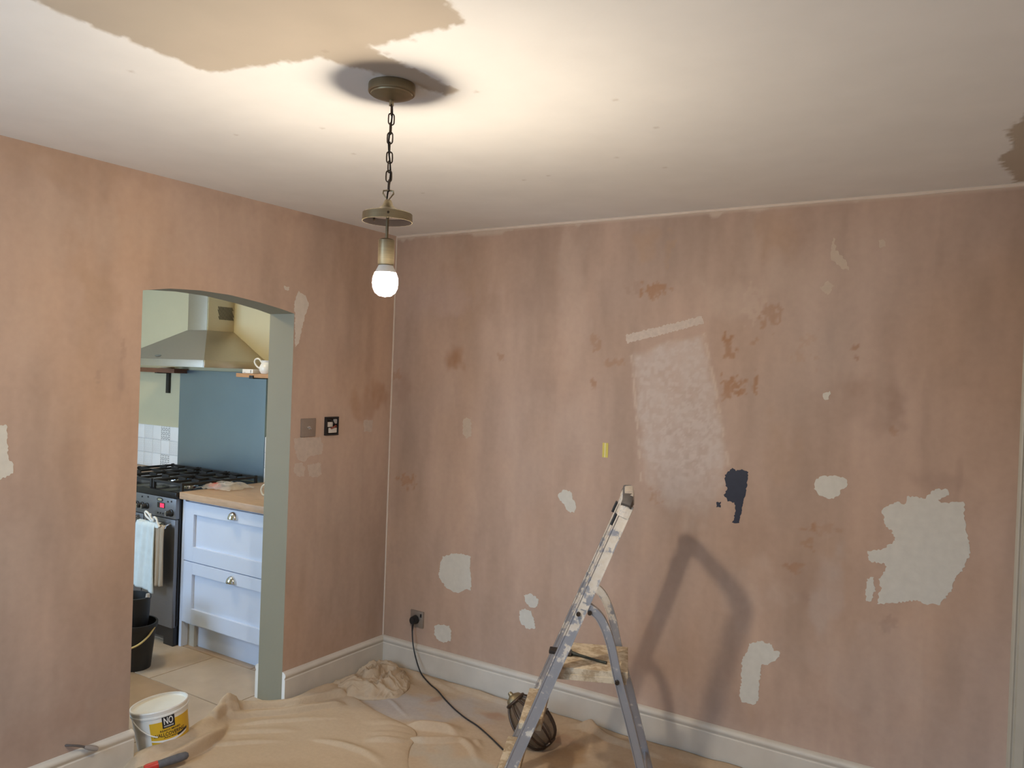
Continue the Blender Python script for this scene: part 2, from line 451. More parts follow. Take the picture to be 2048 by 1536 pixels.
# ---- back wall (plane y = 0)
XW = 3.70
us = np.concatenate([np.arange(0, 3.08, 0.0085), [3.08, XW]]); vs = np.linspace(0, CH, 284)
U, V_ = np.meshgrid(us, vs, indexing='ij'); U = U.ravel(); V_ = V_.ravel()
col = plaster_colors(U, V_, STAIN_B, 11)
sd = poly_sd(U, V_, SCRAPE_B)
grain = fbm(U*34, V_*34, 5, 3)*0.7+fbm(U*7, V_*5, 9, 3)*0.3
topfade = sst(1.05, 1.35, V_)
a = sst(-0.012, 0.030, sd+(fbm(U*20, V_*20, 13, 2)-.5)*0.03)*(0.55+0.75*(grain-0.5)+0.35*sst(0.5, 0.62, fbm(U*60, V_*60, 77, 2)))*(0.22+0.78*topfade)
a = np.clip(a, 0, 0.85)[:, None]
col = col*(1-a)+np.array([0.57, 0.49, 0.44])*a
for ed in SCRAPE_EDGE:
    e = (1-sst(0.002, 0.009, seg_dist(U, V_, ed)))*sst(0.35, 0.6, fbm(U*30, V_*30, 17, 2))*0.6
    col = col*(1-e[:, None])+np.array([0.60, 0.49, 0.41])*e[:, None]
# uneven pale line of caulk under the ceiling
cl = sst(0.012, 0.0, (CH-V_)-0.010-0.018*sst(0.62, 0.8, fbm(U*11, U*0+2, 71, 3))) * 0.8
col = col*(1-cl[:, None])+np.array([0.56, 0.46, 0.38])*cl[:, None]
me = np_mesh('wall_back', np.stack([U, U*0, V_], 1), grid_faces(len(us), len(vs)), col)
wall_back = link('wall_back', me, M_plaster); tag(wall_back, kind='structure')

# ---- left wall (plane x = 0) with the arched opening
YL0, YL1 = -1.510, -0.723
def arch_z(y):
    # shallow segmental arch through the springing points
    return np.interp(y, [-1.514, -1.39, -1.249, -1.096, -0.93, -0.80, -0.723], [1.930, 1.951, 1.959, 1.956, 1.939, 1.920, 1.905])
YF = -4.05
def left_grid(x, flip, with_col):
    Vs, Fs, off = [], [], 0
    def add(ys, zfun):
        nonlocal off
        nv = 284
        Y, T = np.meshgrid(ys, np.linspace(0, 1, nv), indexing='ij'); Y = Y.ravel(); T = T.ravel()
        z0 = zfun(Y); Z = z0+(CH-z0)*T
        Vs.append(np.stack([Y*0+x, Y, Z], 1)); Fs.append(grid_faces(len(ys), nv, off)); off += len(Y)
    st = 0.0085
    add(np.concatenate([[YF, -2.12], np.arange(-2.11, YL0, st), [YL0]]), lambda y: y*0)
    add(np.linspace(YL0, YL1, 94), arch_z)
    add(np.linspace(YL1, 0 if x == 0 else 0.08, 86), lambda y: y*0)
    return np.concatenate(Vs), np.concatenate(Fs)
V, Fq = left_grid(0.0, False, True)
me = np_mesh('wall_left', V, Fq, plaster_colors(V[:, 1], V[:, 2], STAIN_A, 31))
wall_left = link('wall_left', me, M_plaster); tag(wall_left, kind='structure')
TH = -0.172
# kitchen face of the same wall and the arch lining, its sage darkened to paint the shade
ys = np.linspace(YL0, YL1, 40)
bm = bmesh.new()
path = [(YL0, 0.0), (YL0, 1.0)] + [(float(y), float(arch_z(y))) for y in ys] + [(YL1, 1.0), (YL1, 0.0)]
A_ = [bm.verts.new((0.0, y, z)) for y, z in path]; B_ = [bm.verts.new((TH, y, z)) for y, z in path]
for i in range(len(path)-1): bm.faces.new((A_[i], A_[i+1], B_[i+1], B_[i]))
al = bm_obj('arch_lining', bm, mat('shaded sage arch paint', (0.275, 0.255, 0.185), 0.6, var=0.02, vscale=8, spec=0.3), wall_left, recalc=False)
bm = bmesh.new()
def quad(bm, *p): return bm.faces.new([bm.verts.new(q) for q in p])
quad(bm, (TH, -3.0, 0), (TH, YL0, 0), (TH, YL0, CH), (TH, -3.0, CH))
quad(bm, (TH, YL1, 0), (TH, 0.08, 0), (TH, 0.08, CH), (TH, YL1, CH))
for y0, y1 in zip(ys[:-1], ys[1:]):
    quad(bm, (TH, y0, float(arch_z(y0))), (TH, y1, float(arch_z(y1))), (TH, y1, CH), (TH, y0, CH))
bm_obj('kitchen_face', bm, M_sage, wall_left, recalc=False)

# ---- ceiling with its unpainted plaster patches
xs = np.concatenate([[0.0], np.arange(0.6, 3.1, 0.0085), [XW]]); yy = np.concatenate([[YF], np.arange(-2.75, 0.0, 0.0085), [0.0]])
U, V_ = np.meshgrid(xs, yy, indexing='ij'); U = U.ravel(); V_ = V_.ravel()
CP1 = [(1.164, -3.2), (1.155, -2.075), (1.49, -2.01), (1.52, -1.93), (1.615, -1.665), (1.665, -1.675), (1.645, -2.0), (1.925, -1.995), (1.96, -2.15), (1.98, -3.2)]
CP2 = [(3.7, -1.05), (2.96, -0.86), (2.90, -0.70), (2.915, -0.5), (2.87, -0.38), (2.90, -0.2), (2.918, -0.02), (3.7, 0)]
wob = (fbm(U*45, V_*45, 3, 2)-.5)*0.03
sd = np.maximum(poly_sd(U, V_, CP1), poly_sd(U, V_, CP2))+wob
a = sst(-0.006, 0.010, sd)[:, None]
ccol = np.tile(np.array([0.80, 0.79, 0.77]), (len(U), 1))
pcol = np.array([0.49, 0.425, 0.345])*(1+0.10*(fbm(U*6, V_*6, 8, 3)-.5))[:, None]
ccol = ccol*(1-a)+pcol*a
# a few drips and specks on the paint
rs = np.random.RandomState(4)
for k in range(16):
    sx, sy = 0.75+rs.rand()*1.3, -2.3+rs.rand()*1.6
    d = np.hypot((U-sx), (V_-sy)*1.0); s = (1-sst(0.003, 0.012, d))*0.35
    ccol = ccol*(1-s[:, None])+np.array([0.35, 0.27, 0.2])*s[:, None]
Z = np.full_like(U, CH)+sst(-0.004, 0.006, sd)*0.0012
me = np_mesh('ceiling', np.stack([U, V_, Z], 1), grid_faces(len(xs), len(yy))[:, ::-1], ccol)
tag(link('ceiling', me, M_ceil), kind='structure')

# ---- unseen sides of the room, with the window that lets the daylight in
def wall_with_window(name, axis, val, a0, a1, w0, w1, z0, z1, m, zt=CH):
    bm = bmesh.new()
    f = (lambda a, z: (a, val, z)) if axis == 'y' else (lambda a, z: (val, a, z))
    for (p, q, r, s) in ((a0, w0, 0, zt), (w1, a1, 0, zt), (w0, w1, 0, z0), (w0, w1, z1, zt)):
        quad(bm, f(p, r), f(q, r), f(q, s), f(p, s))
    return tag(bm_obj(name, bm, m, recalc=False), kind='structure')
M_plain = mat('bare plaster beyond view', tuple(PLASTER), 0.9, var=0.06, vscale=3)
bm = bmesh.new()      # two openings: a small window and a tall one to the garden
for (p, q, r, s) in ((0, 0.4, 0, CH), (0.4, 1.3, 0, 0.8), (0.4, 1.3, 2.1, CH), (1.3, 1.7, 0, CH), (1.7, 3.2, 0, 0.2), (1.7, 3.2, 2.1, CH), (3.2, XW, 0, CH)):
    quad(bm, (p, YF, r), (q, YF, r), (q, YF, s), (p, YF, s))
tag(bm_obj('wall_front', bm, M_plain, recalc=False), kind='structure')
bm = bmesh.new(); quad(bm, (XW, YF, 0), (XW, 0, 0), (XW, 0, CH), (XW, YF, CH))
tag(bm_obj('wall_right', bm, M_plain, recalc=False), kind='structure')
def window_unit(name, y, x0, x1, z0, z1):
    bm = bmesh.new(); t = 0.05
    for (p, q, r, s) in ((x0, x1, z0, z0+t), (x0, x1, z1-t, z1), (x0, x0+t, z0+t, z1-t), (x1-t, x1, z0+t, z1-t), ((x0+x1)/2-.025, (x0+x1)/2+.025, z0+t, z1-t)):
        box(bm, p, q, y-0.03, y+0.03, r, s)
    o = bm_obj(name, bm, M_white); tag(o, kind='structure')
    boxo('window_sill', M_white, o, x0-.04, x1+.04, y, y+0.12, z0-.03, z0)
window_unit('window_1', YF-0.02, 0.4, 1.3, 0.8, 2.1)
window_unit('window_3', YF-0.02, 1.7, 3.2, 0.2, 2.1)

# ---- floor of the room (boards under the sheets)
M_floor = mat('old floorboards', (0.30, 0.22, 0.15), 0.7, var=0.15, vscale=8, stretch=(1, 8, 1))
bm = bmesh.new(); quad(bm, (TH, YF, -0.004), (XW, YF, -0.004), (XW, 0, -0.004), (TH, 0, -0.004))
tag(bm_obj('floor', bm, M_floor, recalc=False), kind='structure')

# ---- kitchen shell
KY, KX0, KY0 = 0.08, -3.3, -2.85
M_kgrout = mat('kitchen floor grout', (0.36, 0.27, 0.19), 0.9)
bm = bmesh.new(); quad(bm, (KX0, KY0, -0.004), (TH, KY0, -0.004), (TH, KY, -0.004), (KX0, KY, -0.004))
kfloor = tag(bm_obj('floor_kitchen', bm, M_kgrout, recalc=False), kind='structure')
bm = bmesh.new(); quad(bm, (KX0, KY, 0), (TH, KY, 0), (TH, KY, CH), (KX0, KY, CH))
tag(bm_obj('wall_kitchen_back', bm, M_sage, recalc=False), kind='structure')
bm = bmesh.new(); quad(bm, (KX0, KY0, 0), (KX0, KY, 0), (KX0, KY, CH), (KX0, KY0, CH))
tag(bm_obj('wall_kitchen_left', bm, M_sage, recalc=False), kind='structure')
bm = bmesh.new(); quad(bm, (KX0, KY0, CH), (TH, KY0, CH), (TH, KY, CH), (KX0, KY, CH))
tag(bm_obj('ceiling_kitchen', bm, M_kceil, recalc=False), kind='structure')
wall_with_window('wall_kitchen_front', 'y', KY0, KX0, TH, -2.55, -1.45, 0.7, 2.0, M_sage)
window_unit('window_2', KY0-0.02, -2.55, -1.45, 0.7, 2.0)

# kitchen floor tiles, each one a slab with its own tone
def kitchen_tiles():
    tw, td, g = 0.60, 0.40, 0.006
    mats = []
    for k, c in enumerate(((0.42, 0.30, 0.195), (0.48, 0.37, 0.26), (0.36, 0.24, 0.14), (0.43, 0.31, 0.21))):
        mats.append(mat('stone floor tile %d' % k, c, 0.45, var=0.16, vscale=5, bump=0.03, bscale=14))
    bm = bmesh.new(); box(bm, 0, tw-g, 0, td-g, -0.006, 0.0, 0.002)
    bmesh.ops.recalc_face_normals(bm, faces=bm.faces[:])
    base = bpy.data.meshes.new('tile'); bm.to_mesh(base); bm.free()
    meshes = []
    for m in mats:
        d = base.copy(); d.materials.append(m); meshes.append(d)
    n = 0
    for j in range(-3, 3):
        y0 = -0.89 + td*j
        if y0 < -2.3 or y0 > 0.05: continue
        sh = 0.0 if j % 2 else 0.30
        for i in range(-5, 2):
            x0 = -0.51-tw + tw*i + sh
            if x0 > -0.12 or x0+tw < -2.4: continue
            k = 2 if (j == -1 and i == 0) else (1 if (j == -1 and i == 1) or (j == 0 and i == 0) else random.randrange(4))
            o = bpy.data.objects.new('floor_tile', meshes[k]); COL.objects.link(o)
            o.parent = kfloor; o.location = (x0+g/2, y0+g/2, 0.0004*random.random())
            x1 = x0+tw
            if x1 > 0.0:
                o.scale.x = max(0.1, (0.0-x0)/tw)
            n += 1
kitchen_tiles()

# ---- skirting boards: flat face, groove and rounded top
SK = [(0.0, 0.0), (0.020, 0.0), (0.020, 0.132), (0.016, 0.136), (0.0165, 0.140), (0.021, 0.146), (0.023, 0.153), (0.021, 0.160), (0.014, 0.166), (0.005, 0.169), (0.0, 0.170)]
def skirting(name, f, s0, s1, m, endmat=None):
    bm = bmesh.new()
    n = max(2, int(abs(s1-s0)/0.02)) ; rings = []
    for i in range(n+1):
        s = s0+(s1-s0)*i/n; w = 0.0012*math.sin(s*9+1)
        rings.append([bm.verts.new(f(s, d+(w if d > 0 else 0), z)) for d, z in SK])
    for A, Bq in zip(rings[:-1], rings[1:]):
        for k in range(len(SK)-1): bm.faces.new((A[k], A[k+1], Bq[k+1], Bq[k]))
    ends = [bm.faces.new(rings[0]), bm.faces.new(rings[-1])]
    for e in ends: e.material_index = 1
    o = bm_obj(name, bm, [m, endmat or m], smooth=True)
    return tag(o, kind='structure')
skirting('baseboard_back', lambda s, d, z: (s, -d, z), 0.0, 2.963, M_skirt)
skirting('baseboard_left', lambda s, d, z: (d, s, z), YL1, -0.0005, M_skirt, M_white)
skirting('baseboard_left_near', lambda s, d, z: (d, s, z), YF, YL0+0.012, M_skirt, M_skirt)
skirting('baseboard_kitchen', lambda s, d, z: (TH-d, s, z), YL1, -0.47, M_white, M_white)

# ---- caulk bead up the corner and along the ceiling of the back wall
bm = bmesh.new(); box(bm, 0.0, 0.007, -0.007, 0.0, 0.17, CH-0.004, 0.002)
tag(bm_obj('trim_1', bm, M_caulk), kind='structure')
bm = bmesh.new()
segs = [(0.0+i*0.1, 0.004+0.003*vnoise(i*0.7, 0.5, 3)) for i in range(38)]
for (xa, ha), (xb, hb) in zip(segs[:-1], segs[1:]):
    v = [bm.verts.new(p) for p in ((xa, -0.004, CH), (xb, -0.004, CH), (xb, -0.005, CH-hb*1.9), (xa, -0.005, CH-ha*1.9), (xa, 0, CH-ha*2.2), (xb, 0, CH-hb*2.2))]
    bm.faces.new((v[0], v[1], v[2], v[3])); bm.faces.new((v[3], v[2], v[5], v[4]))
tag(bm_obj('trim_2', bm, M_caulk), kind='structure')

# ---- door casing at the right end of the back wall, with its door
bm = bmesh.new()
AR = [(0, 0), (0.0, 0.012), (0.006, 0.018), (0.012, 0.020), (0.016, 0.017), (0.019, 0.017), (0.024, 0.024), (0.050, 0.028), (0.066, 0.022), (0.070, 0.0)]
prof = [(2.964+a_, -d) for a_, d in AR]
lo = [bm.verts.new((x, y, 0)) for x, y in prof]; hi = [bm.verts.new((x, y, 2.10)) for x, y in prof]
for k in range(len(prof)-1): bm.faces.new((lo[k], lo[k+1], hi[k+1], hi[k]))
bm.faces.new(hi); bm.faces.new(lo[::-1])
M_frame = mat('aged cream gloss', (0.46, 0.42, 0.34), 0.45, var=0.05, vscale=12)
tag(bm_obj('trim_3', bm, M_frame), kind='structure')
bm = bmesh.new(); box(bm, 3.036, 3.66, -0.026, -0.001, 0.0, 2.03, 0.003)
door = tag(bm_obj('door_1', bm, M_frame), kind='structure')
for z0, z1 in ((0.2, 0.9), (1.05, 1.9)):
    boxo('door_panel', M_frame, door, 3.13, 3.57, -0.032, -0.026, z0, z1, 0.004)

# ---- filler patches, test paint and smears: thin ragged coats standing proud of the plaster
def ragged(poly, n_sub, amp, rnd):
    out = []
    n = len(poly)
    for i in range(n):
        a_, b_ = Vector(poly[i]), Vector(poly[(i+1) % n])
        L_ = (b_-a_).length; k = max(1, int(L_/n_sub)); nn = Vector((-(b_-a_).y, (b_-a_).x)); nn = nn/max(nn.length, 1e-6)
        for j in range(k):
            t = j/k
            out.append(a_.lerp(b_, t)+nn*(rnd.uniform(-amp, amp)))
    return out
def patch(name, f, poly, m, parent, th, seed, label=None, amp=0.0035):
    rnd = random.Random(seed); pts = ragged(poly, 0.006, amp, rnd)
    cx = sum(p.x for p in pts)/len(pts); cy = sum(p.y for p in pts)/len(pts)
    bm = bmesh.new()
    lo = [bm.verts.new(f(p.x, p.y, 0.0)) for p in pts]
    up = []
    for p in pts:
        up.append(bm.verts.new(f(p.x, p.y, th)))
    n = len(pts)
    for i in range(n): bm.faces.new((lo[i], lo[(i+1) % n], up[(i+1) % n], up[i]))
    for t in tessellate_polygon([[Vector((p.x, p.y, 0)) for p in pts]]):
        try: bm.faces.new([up[k] for k in t])
        except ValueError: pass
    o = bm_obj(name, bm, m, parent)
    if label: o['label'] = label
    return o
PM = {'w': M_fill, 'w2': M_fill2, 'f': M_faint, 'f2': M_faint2, 's': M_strip, 'n': M_navy}
PN = {'w': 'filler_patch', 'w2': 'filler_patch', 'f': 'filler_smear', 'f2': 'filler_smear', 's': 'scraped_strip', 'n': 'paint_swatch'}
for i, (lb, k, poly) in enumerate(FILL_B):
    patch(PN[k], lambda a_, b_, d: (a_, -d, b_), poly, PM[k], wall_back, 0.0012 if k in 'wn' else 0.0006, 100+i, 'navy blue brushed test paint' if k == 'n' else None, 0.004 if k != 'n' else 0.003)
for i, (lb, k, poly) in enumerate(FILL_A):
    patch(PN[k], lambda a_, b_, d: (d, a_, b_), poly, PM[k], wall_left, 0.0012 if k[0] == 'w' else 0.0006, 200+i)

# ================================================================ OBJECTS
M_brass = mat('antique brushed brass', (0.30, 0.25, 0.16), 0.42, metal=0.85, var=0.10, vscale=20, stretch=(1, 1, 12))
M_bronze = mat('dark bronze chain', (0.07, 0.05, 0.035), 0.45, metal=0.8)
M_dark = mat('dark brown with gallery shade', (0.02, 0.014, 0.012), 0.8, spec=0.2)
M_black = mat('black plastic', (0.012, 0.012, 0.013), 0.45)
M_steel = mat('brushed stainless steel', (0.54, 0.49, 0.42), 0.40, metal=1.0, var=0.05, vscale=30, stretch=(1, 1, 30))
M_chrome = mat('polished chrome', (0.72, 0.72, 0.72), 0.12, metal=1.0)
M_bulb = mat('lit bulb glass', (1, 1, 1), 0.4, emit=BULB_COL, estr=BULB_L)
M_plate = mat('satin steel faceplate', (0.42, 0.38, 0.34), 0.42, metal=0.85, var=0.04, vscale=60)

# ---- ceiling pendant: rose, chain, gallery, lampholder, bulb
PX, PY = 1.530, -1.790
pend = thing('pendant_light', (PX, PY, CH), 'antique brass pendant light with bare glowing bulb hanging on a chain from the ceiling', 'ceiling light')
latheo('ceiling_rose', M_brass, pend, [(0.0, CH), (0.061, CH), (0.062, CH-0.003), (0.062, CH-0.021), (0.060, CH-0.0235), (0.0555, CH-0.0240), (0.0545, CH-0.0275), (0.035, CH-0.035), (0.012, CH-0.040), (0.0, CH-0.041)], (PX, PY), 40)
latheo('rose_stem', M_brass, pend, [(0.0, CH-0.04), (0.006, CH-0.04), (0.006, CH-0.055), (0.0, CH-0.056)], (PX, PY), 12)
def chain_link(zt, ln, wd, ang, x, y):
    pts = []
    for k in range(20):
        t = 2*PI*k/20; c, s = math.cos(t), math.sin(t)
        u = wd/2*c; z = (ln/2-wd/2)*(1 if s > 0 else -1)*min(1, abs(s)*3)+wd/2*s
        pts.append((x+u*math.cos(ang), y+u*math.sin(ang), zt-ln/2+z))
    bm = bmesh.new(); tube(bm, pts, 0.0019, 6, closed=True)
    return bm_obj('chain_link', bm, M_bronze, pend, smooth=True)
nl = 9
for i in range(nl):
    zt = CH-0.050-i*0.0252
    chain_link(zt, 0.0305, 0.0155, (0.6 if i % 2 else 0.6+PI/2)+0.35*math.sin(i*1.7), PX+0.0015*math.sin(i), PY+0.0015*math.cos(i*1.3))
tubeo('flex', M_dark, pend, [(PX+0.003*math.sin(k*1.1), PY+0.003*math.cos(k*0.9), CH-0.05-k*0.026) for k in range(11)], 0.0022, 6)
hz = CH-0.300
tubeo('hook', M_brass, pend, [(PX+c*0.843, PY+c*0.537, z) for c, z in ((0.0, hz-0.006), (0.014, hz+0.013), (0.013, hz+0.020), (0.0, hz+0.0215), (-0.013, hz+0.020), (-0.014, hz+0.013))], 0.0024, 8, closed=True)
latheo('gallery', M_brass, pend, [(0.0, 2.096), (0.008, 2.096), (0.011, 2.090), (0.014, 2.082), (0.024, 2.073), (0.040, 2.067), (0.062, 2.062), (0.0655, 2.059), (0.0665, 2.038), (0.0650, 2.038)], (PX, PY), 48)
latheo('gallery_inside', M_dark, pend, [(0.0650, 2.038), (0.0640, 2.057), (0.040, 2.063), (0.0, 2.068)], (PX, PY), 48)  # dark colour stands in for the shade under the gallery
for dx, dy in ((0.045, -0.048), (-0.062, 0.016)):
    bm = bmesh.new(); tube(bm, [(PX+dx*0.98, PY+dy*0.98, 2.051), (PX+dx*1.04, PY+dy*1.04, 2.051)], 0.0032, 10)
    bm_obj('screw', bm, M_bronze, pend, smooth=True)
latheo('rod', M_brass, pend, [(0.0, 2.066), (0.0042, 2.066), (0.0042, 1.985), (0.0, 1.985)], (PX, PY), 12)
latheo('lampholder', M_brass, pend, [(0.0, 1.992), (0.018, 1.992), (0.0215, 1.989), (0.0215, 1.925), (0.0195, 1.922), (0.0, 1.922)], (PX, PY), 32)
latheo('bulb_base', M_white, pend, [(0.0, 1.926), (0.018, 1.926), (0.020, 1.920), (0.025, 1.910), (0.028, 1.903)], (PX, PY), 32)
latheo('bulb', M_bulb, pend, [(0.028, 1.903), (0.0328, 1.890), (0.0340, 1.876), (0.0322, 1.862), (0.0265, 1.850), (0.016, 1.842), (0.0, 1.839)], (PX, PY), 32)

# ---- light switch and the opened switch box beside it (left wall)
sw = thing('light_switch', (0, -0.614, 1.352), 'square satin steel toggle light switch beside the archway', 'light switch')
boxo('faceplate', M_plate, sw, 0.0, 0.009, -0.661, -0.567, 1.307, 1.397, 0.002)
bm = bmesh.new(); tube(bm, [(0.009, -0.614, 1.352), (0.013, -0.614, 1.352)], 0.009, 16); bm_obj('toggle_collar', bm, M_chrome, sw, smooth=True)
bm = bmesh.new(); tube(bm, [(0.011, -0.614, 1.353), (0.026, -0.611, 1.347)], [0.0032, 0.0045], 12); bm_obj('toggle', bm, M_chrome, sw, smooth=True)
ob = thing('switch_box', (0, -0.457, 1.355), 'open black dimmer switch with its cover off, wires and module showing', 'switch box')
bm = bmesh.new()
for q in ((-0.503, -0.411, 1.308, 1.316), (-0.503, -0.411, 1.394, 1.402), (-0.503, -0.491, 1.316, 1.394), (-0.419, -0.411, 1.316, 1.394)):
    box(bm, 0.0, 0.012, q[0], q[1], q[2], q[3], 0.002)
bm_obj('mounting_frame', bm, M_black, ob)
boxo('back_plate', M_dark, ob, 0.0, 0.003, -0.491, -0.419, 1.316, 1.394)
M_module = mat('white switch module', (0.60, 0.55, 0.50), 0.5)
boxo('module', M_module, ob, 0.003, 0.011, -0.478, -0.424, 1.320, 1.346, 0.002)
boxo('module', M_module, ob, 0.003, 0.010, -0.487, -0.452, 1.350, 1.376, 0.003)
boxo('terminal', mat('grey terminal block', (0.35, 0.33, 0.32), 0.5), ob, 0.003, 0.012, -0.446, -0.424, 1.366, 1.390, 0.003)
tubeo('wire', mat('red brown wire', (0.22, 0.05, 0.03), 0.5), ob, smooth_path([(0.006, -0.424, 1.350), (0.018, -0.440, 1.356), (0.020, -0.455, 1.350), (0.008, -0.466, 1.342)], 6), 0.0042, 8)
tubeo('wire', M_black, ob, smooth_path([(0.005, -0.484, 1.390), (0.018, -0.465, 1.382), (0.012, -0.440, 1.362), (0.006, -0.436, 1.352)], 6), 0.003, 8)

# ---- wall socket, plug and flex (back wall)
so = thing('wall_socket', (0.245, 0, 0.305), 'satin steel wall socket low in the corner of the plastered wall', 'socket')
boxo('faceplate', M_plate, so, 0.200, 0.288, -0.010, 0.0, 0.262, 0.350, 0.002)
boxo('rocker', M_black, so, 0.268, 0.278, -0.013, -0.010, 0.320, 0.338, 0.001)
pl = thing('plug', (0.235, -0.010, 0.305), 'black mains plug pushed into the socket with its black flex', 'plug')
bm = bmesh.new()
pts = [(0.214, 0.302), (0.222, 0.322), (0.238, 0.330), (0.256, 0.322), (0.264, 0.302), (0.256, 0.284), (0.238, 0.276), (0.222, 0.284)]
lo = [bm.verts.new((x, -0.011, z)) for x, z in pts]; hi = [bm.verts.new((0.239+(x-0.239)*0.8, -0.045, 0.303+(z-0.303)*0.8)) for x, z in pts]
for i in range(8): bm.faces.new((lo[i], lo[(i+1) % 8], hi[(i+1) % 8], hi[i]))
bm.faces.new(hi); bm.faces.new(lo[::-1])
bmesh.ops.bevel(bm, geom=bm.edges[:], offset=0.003, segments=2, affect='EDGES')
bm_obj('plug_body', bm, M_black, pl, smooth=True)
tubeo('strain_relief', M_black, pl, [(0.236, -0.030, 0.281), (0.235, -0.032, 0.262), (0.236, -0.034, 0.245)], [0.006, 0.005, 0.0038], 10)
FLEX = [(0.236, -0.034, 0.246), (0.252, -0.045, 0.19), (0.285, -0.060, 0.125), (0.345, -0.085, 0.06), (0.42, -0.105, 0.026), (0.50, -0.14, 0.021), (0.60, -0.205, 0.020), (0.70, -0.265, 0.020), (0.80, -0.315, 0.020), (0.905, -0.355, 0.020), (1.01, -0.41, 0.020), (1.13, -0.48, 0.020), (1.17, -0.505, 0.021)]
tubeo('flex', M_black, pl, smooth_path(FLEX, 8), 0.0036, 8)

# ---- strip of yellow tape on the back wall
tp = thing('tape_strip', (1.33, 0, 1.31), 'short strip of yellow tape stuck upright on the bare plaster', 'tape')
M_yel = mat('yellow tape', (0.62, 0.52, 0.10), 0.5)
(tx0, _), (tx1, _) = TAPE[0], TAPE[1]; tz1 = TAPE[0][1]; tz0 = TAPE[2][1]
boxo('tape', M_yel, tp, tx0, tx1, -0.002, 0.0, tz0, tz1)
boxo('pale_line', mat('pale tape line', (0.75, 0.70, 0.45), 0.5), tp, (tx0+tx1)/2-0.003, (tx0+tx1)/2+0.001, -0.0026, -0.002, tz0, tz1)

# ---- stub of cable poking out over the skirting (left wall)
cs = thing('cable_stub', (0.0, -1.75, 0.20), 'grey stub of cable poking out of the wall above the skirting', 'cable')
tubeo('cable', mat('dark grey cable', (0.10, 0.08, 0.07), 0.6), cs, smooth_path([(-0.01, -1.765, 0.200), (0.010, -1.752, 0.200), (0.024, -1.725, 0.192), (0.032, -1.705, 0.182)], 5), 0.0045, 8)
tubeo('connector', mat('grey connector', (0.30, 0.26, 0.23), 0.5), cs, [(0.032, -1.707, 0.183), (0.036, -1.690, 0.176), (0.041, -1.668, 0.165), (0.043, -1.662, 0.162)], [0.006, 0.010, 0.010, 0.008], 10)

# ================================================================ KITCHEN
M_cab = mat('pale blue grey cabinet paint', (0.65, 0.73, 0.88), 0.45, var=0.02, vscale=6)
M_wood = mat('beech block worktop', (0.50, 0.34, 0.22), 0.45, var=0.16, vscale=9, stretch=(1.2, 9, 9))
M_shelfd = mat('dark walnut shelf', (0.17, 0.065, 0.03), 0.5, var=0.2, vscale=14, stretch=(1, 8, 8))
M_shelfl = mat('oak shelf', (0.46, 0.25, 0.12), 0.5, var=0.15, vscale=14, stretch=(1, 8, 8))
M_iron = mat('black iron', (0.012, 0.011, 0.011), 0.6)
M_cook = mat('grey steel cooker front', (0.22, 0.22, 0.23), 0.38, metal=0.8, var=0.04, vscale=20, stretch=(1, 1, 20))
M_enam = mat('black enamel', (0.010, 0.010, 0.012), 0.25)
M_cer = mat('white ceramic', (0.82, 0.80, 0.76), 0.3)

# unseen kitchen lamp, added to put warm light on the upper walls
kl = thing('added_kitchen_lamp', (-1.05, -1.2, CH), 'added round kitchen ceiling lamp, out of view', 'ceiling light')
latheo('base', M_white, kl, [(0, CH), (0.15, CH), (0.15, CH-0.02), (0, CH-0.02)], (-1.05, -1.2), 32)
latheo('diffuser', mat('lit opal diffuser', (1, 1, 1), 0.4, emit=(1.0, 0.76, 0.42), estr=KITCHEN_L), kl, [(0.14, CH-0.021), (0.135, CH-0.05), (0.09, CH-0.075), (0, CH-0.085)], (-1.05, -1.2), 32)

# drawer cabinet
cab = thing('drawer_cabinet', (-0.75, -0.22, 0), 'pale blue grey shaker cabinet with two deep drawers, right of the range cooker', 'cabinet')
FX0, FX1, FY = -1.105, -0.20, -0.505
boxo('carcass', M_cab, cab, -1.10, -0.20, -0.482, 0.075, 0.135, 0.860)
boxo('end_panel', M_cab, cab, -1.124, -1.101, -0.505, 0.075, 0.0, 0.860, 0.0015)
boxo('plinth', M_cab, cab, -1.04, -0.20, -0.440, -0.424, 0.0, 0.134)
boxo('plinth_return', mat('dusty plinth end', (0.50, 0.46, 0.38), 0.7, var=0.1, vscale=10), cab, -1.1005, -1.041, -0.462, -0.424, 0.0, 0.133)
def drawer(z0, z1, hx, hzz):
    bm = bmesh.new(); st = 0.085
    y0, y1 = FY, -0.483
    box(bm, FX0, FX0+st, y0, y1, z0, z1, 0.0012); box(bm, FX1-st, FX1, y0, y1, z0, z1, 0.0012)
    box(bm, FX0+st, FX1-st, y0, y1, z0, z0+st, 0.0012); box(bm, FX0+st, FX1-st, y0, y1, z1-0.068, z1, 0.0012)
    d = bm_obj('drawer', bm, M_cab, cab)
    boxo('panel', M_cab, d, FX0+st-0.002, FX1-st+0.002, y0+0.016, y1, z0+st-0.002, z1-0.066)
    # cup handle: half dome hooded over a back plate
    bm = bmesh.new(); R_, dp, hh = 0.036, 0.030, 0.040; rings = []
    for i in range(9):
        ph = PI/2*i/8
        ring = []
        for k in range(17):
            th = PI*k/16
            ring.append(bm.verts.new((hx+R_*math.cos(ph)*math.cos(th), FY-dp*math.sin(ph)-0.001, hzz-0.018+hh*math.cos(ph)*math.sin(th) if i < 8 else hzz-0.018)))
        rings.append(ring)
    for A, Bq in zip(rings[:-1], rings[1:]):
        for k in range(16):
            try: bm.faces.new((A[k], A[k+1], Bq[k+1], Bq[k]))
            except ValueError: pass
    bmesh.ops.remove_doubles(bm, verts=bm.verts[:], dist=0.0003)
    bm_obj('cup_handle', bm, M_chrome, d, smooth=True)
drawer(0.508, 0.848, -0.672, 0.817)
